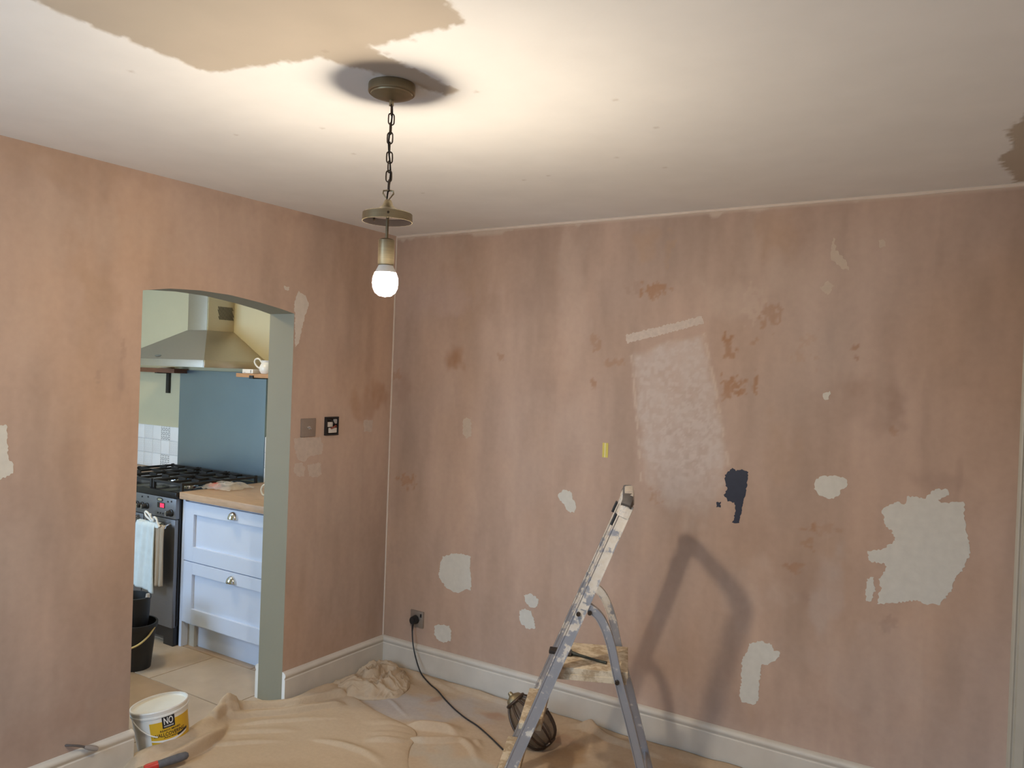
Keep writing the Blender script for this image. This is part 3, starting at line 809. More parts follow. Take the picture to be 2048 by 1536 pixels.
drawer(0.150, 0.503, -0.668, 0.464)

# worktop, staves laid side by side
wt = thing('worktop', (-0.66, -0.22, 0.862), 'beech block worktop over the pale drawer cabinet', 'worktop')
boxo('slab', M_wood, wt, -1.124, -0.19, -0.530, 0.078, 0.862, 0.9019, 0.003)
wl = thing('worktop', (-2.65, -0.2, 0.862), 'beech worktop on the far side of the range cooker', 'worktop')
boxo('slab', M_wood, wl, -3.25, -2.035, -0.530, 0.078, 0.862, 0.895, 0.003)
wc = thing('base_cabinet', (-2.6, -0.2, 0), 'pale cabinet under the worktop on the far side of the cooker', 'cabinet')
boxo('carcass', M_cab, wc, -3.20, -2.045, -0.50, 0.07, 0.0, 0.860)

# range cooker
CX0, CX1 = -2.020, -1.130
ck = thing('range_cooker', (-1.575, -0.23, 0), 'grey steel range cooker with black gas hob and red clock display', 'cooker')
boxo('body', M_enam, ck, CX0, CX1, -0.520, 0.060, 0.115, 0.862)
boxo('hob_top', M_enam, ck, CX0, CX1, -0.548, 0.060, 0.862, 0.897, 0.004)
boxo('control_panel', M_cook, ck, CX0, CX1, -0.546, -0.521, 0.742, 0.860, 0.002)
def door(x0, x1, z0, z1, glass=None):
    o = boxo('oven_door', M_cook, ck, x0, x1, -0.546, -0.521, z0, z1, 0.003)
    if glass: boxo('door_glass', M_enam, o, *glass)
    return o
def handle(par, x0, x1, z):
    tubeo('door_handle', M_chrome, par, [(x0, -0.590, z), (x1, -0.590, z)], 0.010, 12)
    for x in (x0+0.012, x1-0.012):
        tubeo('handle_post', M_chrome, par, [(x, -0.546, z+0.012), (x, -0.585, z)], 0.006, 8)
dr = door(-1.438, CX1-0.004, 0.108, 0.738); handle(dr, -1.425, -1.165, 0.700)
d2 = door(CX0+0.004, -1.445, 0.560, 0.738, (-1.95, -1.56, -0.548, -0.545, 0.59, 0.68)); handle(d2, -1.98, -1.478, 0.712)
d3 = door(CX0+0.004, -1.445, 0.108, 0.553, (-1.95, -1.555, -0.548, -0.545, 0.20, 0.47)); handle(d3, -1.98, -1.478, 0.522)
boxo('kick_plate', M_enam, ck, CX0+0.03, CX1-0.02, -0.530, -0.510, 0.040, 0.104)
for x in (CX0+0.05, CX1-0.05):
    for y in (-0.49, 0.02):
        boxo('foot', M_enam, ck, x-0.045, x+0.045, y-0.045, y+0.025, 0.0, 0.116)
def knob(x, z, r=0.017):
    bm = bmesh.new(); tube(bm, [(x, -0.546, z), (x, -0.553, z), (x, -0.555, z), (x, -0.580, z), (x, -0.583, z)], [r*1.25, r*1.25, r, r*0.86, r*0.7], 18)
    o = bm_obj('knob', bm, M_black, ck, smooth=True)
    boxo('knob_face', M_chrome, o, x-0.003, x+0.003, -0.586, -0.580, z-r*0.8, z+r*0.8, 0.001)
for x in (-1.90, -1.82, -1.74, -1.66, -1.58, -1.505, -1.455, -1.408): knob(x, 0.790, 0.015)
knob(-1.172, 0.776, 0.017)
bm = bmesh.new()
for k in range(2):
    pts = [(-1.283+(0.030-k*0.009)*math.cos(t), (-0.5475-k*0.001), 0.842+(0.012-k*0.005)*math.sin(t)) for t in [2*PI*i/28 for i in range(28)]]
    f_ = bm.faces.new([bm.verts.new(p) for p in pts])
    f_.material_index = k
bm_obj('oval_badge', bm, [M_black, M_chrome], ck)
boxo('clock_window', M_enam, ck, -1.305, -1.235, -0.5485, -0.546, 0.795, 0.826)
boxo('clock_display', mat('lit red clock digits', (0.5, 0.02, 0.05), 0.4, emit=(1.0, 0.03, 0.10), estr=1.4), ck, -1.277, -1.240, -0.5495, -0.5485, 0.798, 0.822)
for x, z in ((-1.205, 0.838), (-1.172, 0.842), (-1.30, 0.762), (-1.275, 0.763), (-1.25, 0.763), (-1.40, 0.845), (-1.46, 0.84)):
    bm = bmesh.new(); tube(bm, [(x, -0.546, z), (x, -0.549, z)], 0.005, 10); bm_obj('button', bm, M_black, ck, smooth=True)
# burners and cast iron pan supports
for (x, y, r) in ((-1.88, -0.36, 0.036), (-1.88, -0.07, 0.045), (-1.575, -0.22, 0.060), (-1.28, -0.36, 0.045), (-1.28, -0.07, 0.034)):
    bm = bmesh.new(); lathe(bm, [(r*1.25, 0.897), (r*1.25, 0.908), (r*0.95, 0.910), (r*0.95, 0.916), (0, 0.916)], (x, y), 24)
    b_ = bm_obj('burner', bm, M_chrome, ck, smooth=True)
    bm = bmesh.new(); lathe(bm, [(0, 0.916), (r, 0.916), (r, 0.922), (r*0.85, 0.925), (0, 0.925)], (x, y), 24)
    bm_obj('burner_cap', bm, mat('burner cap', (0.10, 0.10, 0.10), 0.3, metal=0.5), b_, smooth=True)
for cx in (-1.875, -1.575, -1.278):
    bm = bmesh.new(); hwid = 0.135
    for y in (-0.50, -0.22, 0.03): box(bm, cx-hwid, cx+hwid, y-0.006, y+0.006, 0.930, 0.944, 0.002)
    for x in (cx-hwid, cx, cx+hwid): box(bm, x-0.006, x+0.006, -0.50, 0.03, 0.930, 0.944, 0.002)
    for x in (cx-hwid, cx+hwid):
        for y in (-0.50, -0.22, 0.03): box(bm, x-0.008, x+0.008, y-0.008, y+0.008, 0.897, 0.948, 0.002)
    for y in (-0.36, -0.09):
        box(bm, cx-0.10, cx-0.03, y-0.005, y+0.005, 0.932, 0.950, 0.002); box(bm, cx+0.03, cx+0.10, y-0.005, y+0.005, 0.932, 0.950, 0.002)
    bm_obj('pan_support', bm, M_iron, ck)

# splashback and wall tiles
sp = boxo('splashback', mat('blue grey steel splashback', (0.27, 0.35, 0.42), 0.34, metal=0.85, var=0.04, vscale=3), None, -2.012, -1.116, 0.066, 0.0795, 0.905, 1.604)
tag(sp, 'blue grey steel splashback standing behind the range cooker hob', 'splashback')
def tile_mat(name, motif):
    m = mat(name, (0.80, 0.80, 0.79), 0.3, var=0.02, vscale=20)
    if motif > 0:
        nt = m.node_tree; N = nt.nodes; L = nt.links; b = N['Principled BSDF']
        tc = N.new('ShaderNodeTexCoord'); sep = N.new('ShaderNodeSeparateXYZ'); L.new(tc.outputs['Object'], sep.inputs[0])
        def sine(out, f_, ph):
            mm = N.new('ShaderNodeMath'); mm.operation = 'MULTIPLY_ADD'; mm.inputs[1].default_value = f_; mm.inputs[2].default_value = ph; L.new(out, mm.inputs[0])
            sn = N.new('ShaderNodeMath'); sn.operation = 'SINE'; L.new(mm.outputs[0], sn.inputs[0]); return sn.outputs[0]
        a_ = sine(sep.outputs['X'], PI/0.030, 0.3); b2 = sine(sep.outputs['Z'], PI/0.030, 1.2)
        ad = N.new('ShaderNodeMath'); ad.operation = 'MULTIPLY'; L.new(a_, ad.inputs[0]); L.new(b2, ad.inputs[1])
        ab = N.new('ShaderNodeMath'); ab.operation = 'ABSOLUTE'; L.new(ad.outputs[0], ab.inputs[0])
        mr = N.new('ShaderNodeMapRange'); mr.inputs['From Min'].default_value = 0.35; mr.inputs['From Max'].default_value = 0.5
        L.new(ab.outputs[0], mr.inputs['Value'])
        mr2 = N.new('ShaderNodeMapRange'); mr2.inputs['From Min'].default_value = 0.75; mr2.inputs['From Max'].default_value = 0.6
        L.new(ab.outputs[0], mr2.inputs['Value'])
        mm = N.new('ShaderNodeMath'); mm.operation = 'MULTIPLY'; L.new(mr.outputs[0], mm.inputs[0]); L.new(mr2.outputs[0], mm.inputs[1])
        m3 = N.new('ShaderNodeMath'); m3.operation = 'MULTIPLY'; m3.inputs[1].default_value = motif; L.new(mm.outputs[0], m3.inputs[0])
        mx = N.new('ShaderNodeMix'); mx.data_type = 'RGBA'; L.new(m3.outputs[0], mx.inputs[0]); mx.inputs[6].default_value = (0.74, 0.74, 0.73, 1); mx.inputs[7].default_value = (0.06, 0.07, 0.08, 1)
        L.new(mx.outputs[2], b.inputs['Base Color'])
    return m
TM = [tile_mat('plain white tile', 0), tile_mat('faint patterned tile', 0.10), tile_mat('dark patterned tile', 1.0)]
def tiled(name, cols, label):
    t = thing(name, (cols[0][0], 0.08, 0.90), label, 'wall tiles')
    g = boxo('grout', mat('tile grout', (0.72, 0.72, 0.70), 0.9), t, cols[0][0], cols[-1][1], 0.075, 0.0798, 0.897, 1.196)
    dmesh = {}
    for r in range(3):
        for c, (x0, x1) in enumerate(cols):
            k = {(0, 2): 2, (2, 2): 2, (1, 4): 1, (1, 3): 1, (0, 5): 1, (0, 4): 1, (2, 4): 1}.get((r, len(cols)-c), 1 if (r+c) % 2 else 0)
            if len(cols) == 1: k = 0
            boxo('wall_tile', TM[k], t, x0+0.001, x1-0.001, 0.069, 0.0752, 0.898+r*0.0995, 0.8955+(r+1)*0.0995, 0.001)
tiled('tile_splashback', [(-2.015-0.1*k, -1.915-0.1*k-0.0) for k in range(9, 0, -1)], 'white patterned wall tiles in three rows left of the steel splashback')
tiled('tile_splashback', [(-1.114, -1.014), (-1.014, -0.914), (-0.914, -0.814)], 'narrow strip of white wall tiles right of the steel splashback')

# cooker hood
hd = thing('cooker_hood', (-1.57, 0.08, 1.62), 'stainless steel chimney cooker hood above the range cooker', 'cooker hood')
HX0, HX1, HF = -2.020, -1.128, -0.392
boxo('band', M_steel, hd, HX0, HX1, HF, 0.078, 1.628, 1.673, 0.002)
bm = bmesh.new()
q0 = [(HX0, HF, 1.673), (HX1, HF, 1.673), (HX1, 0.078, 1.673), (HX0, 0.078, 1.673)]
q1 = [(-1.674, -0.128, 1.868), (-1.466, -0.128, 1.868), (-1.466, 0.078, 1.868), (-1.674, 0.078, 1.868)]
a_ = [bm.verts.new(p) for p in q0]; b_ = [bm.verts.new(p) for p in q1]
for i in range(4): bm.faces.new((a_[i], a_[(i+1) % 4], b_[(i+1) % 4], b_[i]))
bm.faces.new(b_); bm.faces.new(a_[::-1])
bm_obj('canopy', bm, M_steel, hd)
boxo('chimney', M_steel, hd, -1.672, -1.468, -0.126, 0.078, 1.868, CH-0.002, 0.002)
boxo('corner_strip', M_chrome, hd, -1.472, -1.465, -0.129, -0.122, 1.868, 2.30, 0.001)
boxo('corner_strip', M_chrome, hd, HX1-0.006, HX1+0.002, HF-0.002, HF+0.006, 1.629, 1.672, 0.001)
bm = bmesh.new()
for k in range(12):   # slanted vent slots
    y = -0.055+k*0.0115
    y0_, y1_ = y, y+0.036; z0_, z1_ = 2.030, 1.944
    # clip the slant to the grille window
    def at(t): return (-1.4665, y0_+(y1_-y0_)*t-0.018, z0_+(z1_-z0_)*t)
    ts = [t for t in (0, .25, .5, .75, 1.0) if -0.055 <= at(t)[1] <= 0.070]
    if len(ts) < 2: continue
    p0, p1 = at(ts[0]), at(ts[-1])
    v = [bm.verts.new(p) for p in ((p0[0], p0[1], p0[2]), (p0[0], p0[1]+0.006, p0[2]), (p1[0], p1[1]+0.006, p1[2]), (p1[0], p1[1], p1[2]))]
    bm.faces.new(v)
bm_obj('vent_slots', bm, M_black, hd)
bm = bmesh.new()
nrm = Vector((0, -(1.868-1.673), -( -0.128-HF))).normalized()
cz = 1.692; cy_ = HF+(cz-1.673)/(1.868-1.673)*(-0.128-HF)
tdir = Vector((0, -0.128-HF, 1.868-1.673)).normalized()
f_ = bm.faces.new([bm.verts.new(Vector((-1.62+0.032*math.cos(t), cy_, cz))+tdir*(0.011*math.sin(t))+Vector((0, -0.0012, 0.0016))) for t in [2*PI*i/24 for i in range(24)]])
bm_obj('oval_badge', bm, mat('grey badge', (0.22, 0.24, 0.23), 0.4, metal=0.6), hd)

# shelves and what stands on them
sl = thing('wall_shelf', (-2.5, 0.0, 1.59), 'dark brown wooden shelf on a black bracket, left of the splashback', 'shelf')
boxo('board', M_shelfd, sl, -3.0, -1.935, -0.035, 0.078, 1.580, 1.610, 0.002)
boxo('bracket', M_black, sl, -2.165, -2.135, 0.060, 0.078, 1.435, 1.580)
boxo('bracket_arm', M_black, sl, -2.165, -2.135, -0.030, 0.078, 1.574, 1.580)
tr = latheo('wooden_plate', mat('pale wooden plate', (0.62, 0.47, 0.28), 0.5, var=0.1, vscale=20), None, [(0, 1.611), (0.045, 1.611), (0.052, 1.620), (0.050, 1.622), (0.043, 1.616), (0, 1.615)], (-2.10, 0.022), 32)
tag(tr, 'small pale wooden dish lying on the dark shelf', 'dish')
s2 = thing('wall_shelf', (-0.8, -0.05, 1.59), 'light oak shelf on a black bracket, right of the cooker hood', 'shelf')
boxo('board', M_shelfl, s2, -1.115, -0.20, -0.170, 0.078, 1.577, 1.601, 0.002)
boxo('bracket', M_black, s2, -0.985, -0.950, -0.174, 0.078, 1.570, 1.577)
boxo('bracket_lip', M_black, s2, -0.985, -0.950, -0.177, -0.171, 1.570, 1.590)
boxo('bracket_back', M_black, s2, -0.985, -0.950, 0.070, 0.078, 1.42, 1.570)
bxx = thing('small_box', (-1.03, -0.11, 1.601), 'small white printed box lying on the oak shelf', 'box')
boxo('carton', M_cer, bxx, -1.082, -0.985, -0.150, -0.06, 1.602, 1.627, 0.002)
boxo('print', mat('grey print', (0.30, 0.30, 0.29), 0.6), bxx, -1.008, -0.999, -0.1506, -0.150, 1.606, 1.623)
boxo('print', mat('grey print faint', (0.45, 0.44, 0.42), 0.6), bxx, -1.072, -1.050, -0.1506, -0.150, 1.606, 1.609)
jg = thing('milk_jug', (-0.86, -0.10, 1.601), 'white china jug with a looped handle on the oak shelf', 'jug')
latheo('jug_body', M_cer, jg, [(0, 1.602), (0.040, 1.602), (0.052, 1.620), (0.055, 1.640), (0.045, 1.662), (0.038, 1.672), (0.044, 1.684), (0.041, 1.684), (0.034, 1.672), (0, 1.668)], (-0.905, -0.10), 28)
tubeo('jug_handle', M_cer, jg, smooth_path([(-0.945, -0.115, 1.668), (-0.965, -0.122, 1.692), (-0.985, -0.130, 1.690), (-0.992, -0.132, 1.670), (-0.975, -0.126, 1.645), (-0.948, -0.116, 1.630)], 6), 0.0055, 8)

# tea towel over the oven handle
tt = thing('tea_towel', (-1.32, -0.59, 0.71), 'pale blue tea towel hanging folded over the oven door handle', 'towel')
M_towel = mat('pale blue cotton', (0.62, 0.70, 0.72), 0.95, var=0.07, vscale=25, bump=0.2, bscale=300, spec=0.1)
def towel_sheet(name, x0, x1, yf, zt, zb, seed, m, flare):
    nu, nv = 26, 40; Vv = []
    for i in range(nu):
        u = i/(nu-1)
        for j in range(nv):
            t = j/(nv-1)
            x = x0+(x1-x0)*u+flare*(t**1.5)*(u-0.6)
            z = zt-(zt-zb)*t-0.022*t*u*(1 if seed == 1 else -.5)
            y = yf+0.007*math.sin(u*9+seed+t*1.5)*t+0.003*math.sin(u*21+t*4+seed)
            if t < 0.05: y += (0.05-t)/0.05*0.010; z += 0.0
            Vv.append((x, y, z))
    o = link(name, np_mesh(name, np.array(Vv), grid_faces(nu, nv)), m, tt, smooth=True)
    so_ = o.modifiers.new('thickness', 'SOLIDIFY'); so_.thickness = 0.006
    return o
towel_sheet('front_fold', -1.412, -1.225, -0.612, 0.713, 0.335, 1, M_towel, 0.03)
towel_sheet('back_fold', -1.235, -1.150, -0.600, 0.709, 0.352, 2, mat('shaded towel layer', (0.40, 0.33, 0.25), 0.95, bump=0.2, bscale=300), -0.01)  # brownish colour paints the shadowed back layer of the towel
bm = bmesh.new()
prof_ = [(-0.612, 0.690), (-0.611, 0.705), (-0.604, 0.715), (-0.590, 0.7185), (-0.578, 0.713), (-0.573, 0.700), (-0.572, 0.66)]
ra = [bm.verts.new((-1.408, y, z)) for y, z in prof_]; rb = [bm.verts.new((-1.195, y, z+0.003)) for y, z in prof_]
for k in range(len(prof_)-1): bm.faces.new((ra[k], rb[k], rb[k+1], ra[k+1]))
bm_obj('top_fold', bm, M_towel, tt, smooth=True)
M_tie = mat('white towel ties', (0.75, 0.75, 0.72), 0.8)
tubeo('tie', M_tie, tt, smooth_path([(-1.26, -0.60, 0.722), (-1.30, -0.605, 0.762), (-1.335, -0.602, 0.772), (-1.325, -0.605, 0.748), (-1.27, -0.60, 0.722)], 6), 0.006, 8)
tubeo('tie', M_tie, tt, smooth_path([(-1.26, -0.60, 0.722), (-1.235, -0.612, 0.752), (-1.215, -0.61, 0.742), (-1.205, -0.61, 0.722), (-1.19, -0.607, 0.700)], 6), 0.006, 8)
tubeo('tie', M_tie, tt, smooth_path([(-1.29, -0.60, 0.74), (-1.275, -0.61, 0.765), (-1.27, -0.61, 0.745), (-1.25, -0.607, 0.728)], 6), 0.005, 8)

# plastic bag with a red packet on the worktop
bag = thing('plastic_bag', (-1.06, -0.25, 0.902), 'crumpled clear plastic bag with red contents on the beech worktop', 'bag')
nu = 26; Vv = []
for i in range(nu):
    for j in range(nu):
        u, v = i/(nu-1), j/(nu-1)
        x = -1.060+(u-0.5)*0.23; y = -0.255+(v-0.5)*0.20+0.06*(u-.5)
        e = (4*u*(1-u))**0.6*(4*v*(1-v))**0.6
        Vv.append((x, y, 0.9035+0.030*e*(0.5+float(vnoise(u*5, v*5, 3)))+0.010*float(vnoise(u*13, v*13, 5))))
M_bag = mat('clear crinkled polythene', (0.80, 0.76, 0.72), 0.22, bump=0.3, bscale=60, alpha=0.38)
o = link('bag_film', np_mesh('bag_film', np.array(Vv), grid_faces(nu, nu)), M_bag, bag, smooth=True)
bm = bmesh.new(); lathe(bm, [(0, 0.903), (0.030, 0.903), (0.036, 0.912), (0.030, 0.926), (0.012, 0.931), (0, 0.931)], (0, 0), 14)
for v_ in bm.verts:
    v_.co = Vector((-1.125+v_.co.x*1.35, -0.29+v_.co.y*1.0, v_.co.z+0.004*math.sin(v_.co.x*200)))
bm_obj('red_contents', bm, mat('red food', (0.52, 0.05, 0.03), 0.45, var=0.3, vscale=50), bag, smooth=True)
# mug, mostly hidden by the arch
mg = thing('mug', (-0.60, -0.28, 0.902), 'cream mug at the end of the worktop, its handle showing past the arch', 'mug')
latheo('mug_body', M_cer, mg, [(0, 0.903), (0.038, 0.903), (0.041, 0.912), (0.041, 0.985), (0.038, 0.985), (0.037, 0.915), (0, 0.910)], (-0.618, -0.28), 28)
tubeo('mug_handle', mat('cream china', (0.70, 0.66, 0.55), 0.35), mg, smooth_path([(-0.657, -0.292, 0.968), (-0.678, -0.299, 0.966), (-0.690, -0.303, 0.947), (-0.690, -0.303, 0.928), (-0.677, -0.299, 0.910), (-0.656, -0.292, 0.916)], 6), 0.005, 8)

# black mop bucket with a yellow handle
mb = thing('mop_bucket', (-1.015, -0.835, 0), 'black plastic mop bucket with a pale yellow handle on the kitchen floor', 'bucket')
def obl(bm, prof, c, sx, sy, n=28):
    rings = [[bm.verts.new((c[0]+r*sx*math.cos(2*PI*k/n), c[1]+r*sy*math.sin(2*PI*k/n), z)) for k in range(n)] for r, z in prof]
    for A, Bq in zip(rings[:-1], rings[1:]):
        for k in range(n): bm.faces.new((A[k], A[(k+1) % n], Bq[(k+1) % n], Bq[k]))
    bm.faces.new(rings[0][::-1]); bm.faces.new(rings[-1])
M_bk = mat('matt black plastic', (0.012, 0.012, 0.012), 0.55)
bm = bmesh.new(); obl(bm, [(0.78, 0.0), (0.83, 0.06), (0.95, 0.20), (1.0, 0.215), (1.04, 0.225), (1.04, 0.245), (0.96, 0.245), (0.88, 0.20), (0.80, 0.05)], (-1.035, -0.845), 0.13, 0.11)
bm_obj('pail', bm, M_bk, mb, smooth=True)
bm = bmesh.new(); obl(bm, [(0.72, 0.20), (0.80, 0.235), (0.84, 0.29), (0.86, 0.355), (0.90, 0.365), (0.90, 0.375), (0.80, 0.375), (0.70, 0.26)], (-1.075, -0.83), 0.12, 0.095)
bm_obj('wringer', bm, M_bk, mb, smooth=True)
tubeo('handle', mat('yellow handle', (0.62, 0.48, 0.20), 0.5), mb, smooth_path([(-0.915, -0.80, 0.225), (-0.905, -0.845, 0.185), (-0.915, -0.90, 0.150), (-0.96, -0.952, 0.128), (-1.02, -0.970, 0.122), (-1.10, -0.955, 0.135), (-1.155, -0.90, 0.17)], 8), 0.005, 8)
bm = bmesh.new(); tube(bm, [(-0.985, -0.80, 0.372), (-0.985, -0.80, 0.392)], [0.012, 0.009], 12); bm_obj('knob', bm, mat('grey knob', (0.45, 0.42, 0.38), 0.5), mb, smooth=True)

# ================================================================ STEPLADDER
M_alu = bpy.data.materials.new('paint spattered aluminium'); M_alu.use_nodes = True
def spatter(m, metal_col, paint_col, lo, hi, scale, metal=0.7, rough=0.45):
    nt = m.node_tree; N = nt.nodes; L = nt.links; b = N['Principled BSDF']
    tc = N.new('ShaderNodeTexCoord'); no = N.new('ShaderNodeTexNoise'); no.inputs['Scale'].default_value = scale; no.inputs['Detail'].default_value = 6; no.inputs['Roughness'].default_value = 0.65
    L.new(tc.outputs['Object'], no.inputs['Vector'])
    sep = N.new('ShaderNodeSeparateXYZ'); L.new(tc.outputs['Object'], sep.inputs[0])
    zr = N.new('ShaderNodeMapRange'); zr.inputs['From Min'].default_value = 0.45; zr.inputs['From Max'].default_value = 1.0; zr.inputs['To Min'].default_value = -0.06; zr.inputs['To Max'].default_value = 0.11
    L.new(sep.outputs['Z'], zr.inputs['Value'])
    ad = N.new('ShaderNodeMath'); ad.operation = 'ADD'; L.new(no.outputs['Fac'], ad.inputs[0]); L.new(zr.outputs[0], ad.inputs[1])
    mr = N.new('ShaderNodeMapRange'); mr.inputs['From Min'].default_value = lo; mr.inputs['From Max'].default_value = hi; L.new(ad.outputs[0], mr.inputs['Value'])
    n2 = N.new('ShaderNodeTexNoise'); n2.inputs['Scale'].default_value = scale*2.3; L.new(tc.outputs['Object'], n2.inputs['Vector'])
    mx2 = N.new('ShaderNodeMix'); mx2.data_type = 'RGBA'; mx2.inputs[6].default_value = (*paint_col, 1); mx2.inputs[7].default_value = (paint_col[0]*0.82, paint_col[1]*0.74, paint_col[2]*0.62, 1); L.new(n2.outputs['Fac'], mx2.inputs[0])
    mx = N.new('ShaderNodeMix'); mx.data_type = 'RGBA'; mx.inputs[6].default_value = (*metal_col, 1); L.new(mx2.outputs[2], mx.inputs[7]); L.new(mr.outputs[0], mx.inputs[0])
    L.new(mx.outputs[2], b.inputs['Base Color'])
    im = N.new('ShaderNodeMapRange'); im.inputs['To Min'].default_value = metal; im.inputs['To Max'].default_value = 0.0; L.new(mr.outputs[0], im.inputs['Value']); L.new(im.outputs[0], b.inputs['Metallic'])
    b.inputs['Roughness'].default_value = rough
spatter(M_alu, (0.42, 0.42, 0.44), (0.72, 0.69, 0.64), 0.52, 0.58, 26)
M_alu2 = bpy.data.materials.new('scuffed aluminium'); M_alu2.use_nodes = True
spatter(M_alu2, (0.40, 0.40, 0.42), (0.68, 0.66, 0.63), 0.60, 0.66, 22)
M_tread = bpy.data.materials.new('paint crusted tread'); M_tread.use_nodes = True
spatter(M_tread, (0.40, 0.30, 0.19), (0.70, 0.62, 0.49), 0.40, 0.56, 24, metal=0.0, rough=0.8)
n_ = Vector((0.9102, 0.4141, 0)); w_ = Vector((0.4141, -0.9102, 0)); LM = Vector((1.745, -0.6425, 0.0))
HW, SS, DD, TOPZ = 0.14, 0.48, 0.05, 1.21
def LL(a, b, z): return LM+n_*a+w_*b+Vector((0, 0, z))
FLZ = 0.012     # the feet stand on the dust sheet
lad = thing('stepladder', LL(-0.2, 0, 0), 'paint spattered aluminium stepladder with a tall grab rail in front of the bare wall', 'stepladder')
def railp(sg, z):
    t = 1-z/TOPZ; return LL(-SS*t, sg*(HW+DD*t), z)
def rail_section(name, pts, w, h, m, lip=0.004):
    bm = bmesh.new(); tube(bm, pts, 0, 4, flat=(w, h, w_))
    # raised flanges along both edges make it a channel
    tdir = [Vector(p) for p in pts]
    for s in (-1, 1):
        off = []
        for i, p in enumerate(tdir):
            a = tdir[max(i-1, 0)]; b = tdir[min(i+1, len(tdir)-1)]
            nx = Vector(w_).cross((b-a).normalized()).normalized()
            off.append(p+nx*s*(w/2-lip/2))
        tube(bm, off, 0, 4, flat=(lip, h+0.008, w_))
    return bm_obj(name, bm, m, lad)
for sg in (1, -1):
    rail_section('front_rail', [railp(sg, FLZ+0.02+(TOPZ-0.02-FLZ-0.02)*i/6) for i in range(7)], 0.042, 0.018, M_alu)
    bm = bmesh.new(); tube(bm, [railp(sg, FLZ), railp(sg, FLZ+0.05)], 0, 8, flat=(0.052, 0.030, w_)); bm_obj('rubber_foot', bm, M_black, lad)
    a_, b_ = railp(sg, TOPZ-0.055), railp(sg, TOPZ-0.012)
    bm = bmesh.new(); tube(bm, [a_, b_], 0, 8, flat=(0.046, 0.030, w_)); bm_obj('end_cap', bm, M_alu, lad)
    # rear leg: bends off the front rail, then runs straight to the floor
    RP = [(-0.155, 0.835), (-0.125, 0.825), (-0.085, 0.790), (-0.050, 0.712), (-0.020, 0.595), (0.010, 0.495), (0.035, 0.412), (0.085, 0.235), (0.145, FLZ+0.012)]
    pts = [LL(p.x, sg*(HW+0.012+0.02*(1-p.z)), p.z) for p in smooth_path([(a, 0, z) for a, z in RP], 5)]
    rail_section('rear_leg', pts, 0.030, 0.016, M_alu2 if sg > 0 else M_alu, 0.003)
    e = pts[-1]; bm = bmesh.new(); tube(bm, [e-Vector((0, 0, 0.012)), e+Vector((0, 0, 0.03))], 0, 8, flat=(0.040, 0.028, w_)); bm_obj('rubber_foot', bm, M_black, lad)
    for (a, z) in ((-0.165, 0.805), (-0.125, 0.812), (-0.020, 0.575)):
        p = LL(a, sg*(HW+0.022+0.02*(1-z)), z); bm = bmesh.new(); tube(bm, [p-w_*sg*0.006, p+w_*sg*0.012], 0.0075, 12); bm_obj('bolt', bm, M_bronze, lad, smooth=True)
top = smooth_path([LL(-0.012, -HW, TOPZ-0.025), LL(-0.004, -HW+0.012, TOPZ-0.004), LL(0.0, -HW+0.04, TOPZ+0.004), LL(0.0, HW-0.04, TOPZ+0.004), LL(-0.004, HW-0.012, TOPZ-0.004), LL(-0.012, HW, TOPZ-0.025)], 5)
bm = bmesh.new(); tube(bm, top, 0, 10, flat=(0.034, 0.042, (0, 0, 1))); bm_obj('grab_rail', bm, M_alu, lad, smooth=True)
M_gplas = mat('dark grey plastic corner', (0.10, 0.09, 0.085), 0.6, var=0.2, vscale=60)
for sg in (1, -1):
    bm = bmesh.new(); tube(bm, [LL(-0.006, sg*(HW-0.030), TOPZ+0.004), LL(-0.006, sg*(HW+0.004), TOPZ-0.004), LL(-0.012, sg*(HW+0.014), TOPZ-0.018)], 0, 10, flat=(0.038, 0.046, (0, 0, 1)))
    bm_obj('plastic_corner', bm, M_gplas, lad, smooth=True)
    p = railp(sg, TOPZ-0.045)-n_*0.027; q = railp(sg, TOPZ-0.085)-n_*0.027
    bm = bmesh.new(); tube(bm, [p, q], 0, 8, flat=(0.012, 0.026, w_)); bm_obj('catch', bm, M_black, lad, smooth=True)
def lbox(name, m, a0, a1, b0, b1, z0, z1, bev=0.003, par=None):
    bm = bmesh.new(); box(bm, a0, a1, b0, b1, z0, z1, bev)
    for v in bm.verts: v.co = LL(v.co.x, v.co.y, v.co.z)
    return bm_obj(name, bm, m, par or lad)
pf = lbox('platform', M_tread, -0.240, 0.018, -0.140, 0.140, 0.576, 0.600)
lbox('platform_lip', M_tread, -0.235, 0.014, 0.128, 0.142, 0.556, 0.578, 0.002, pf)
lbox('platform_lip', M_tread, -0.235, 0.014, -0.142, -0.128, 0.556, 0.578, 0.002, pf)
for z in (0.395, 0.190):
    t = 1-z/TOPZ; bw = HW+DD*t-0.010
    st = lbox('step', M_tread, -SS*t-0.042, -SS*t+0.040, -bw, bw, z-0.024, z, 0.003)
tubeo('cross_brace', M_alu2, lad, [LL(0.10, -0.17, 0.18), LL(0.10, 0.17, 0.18)], 0.008, 8)

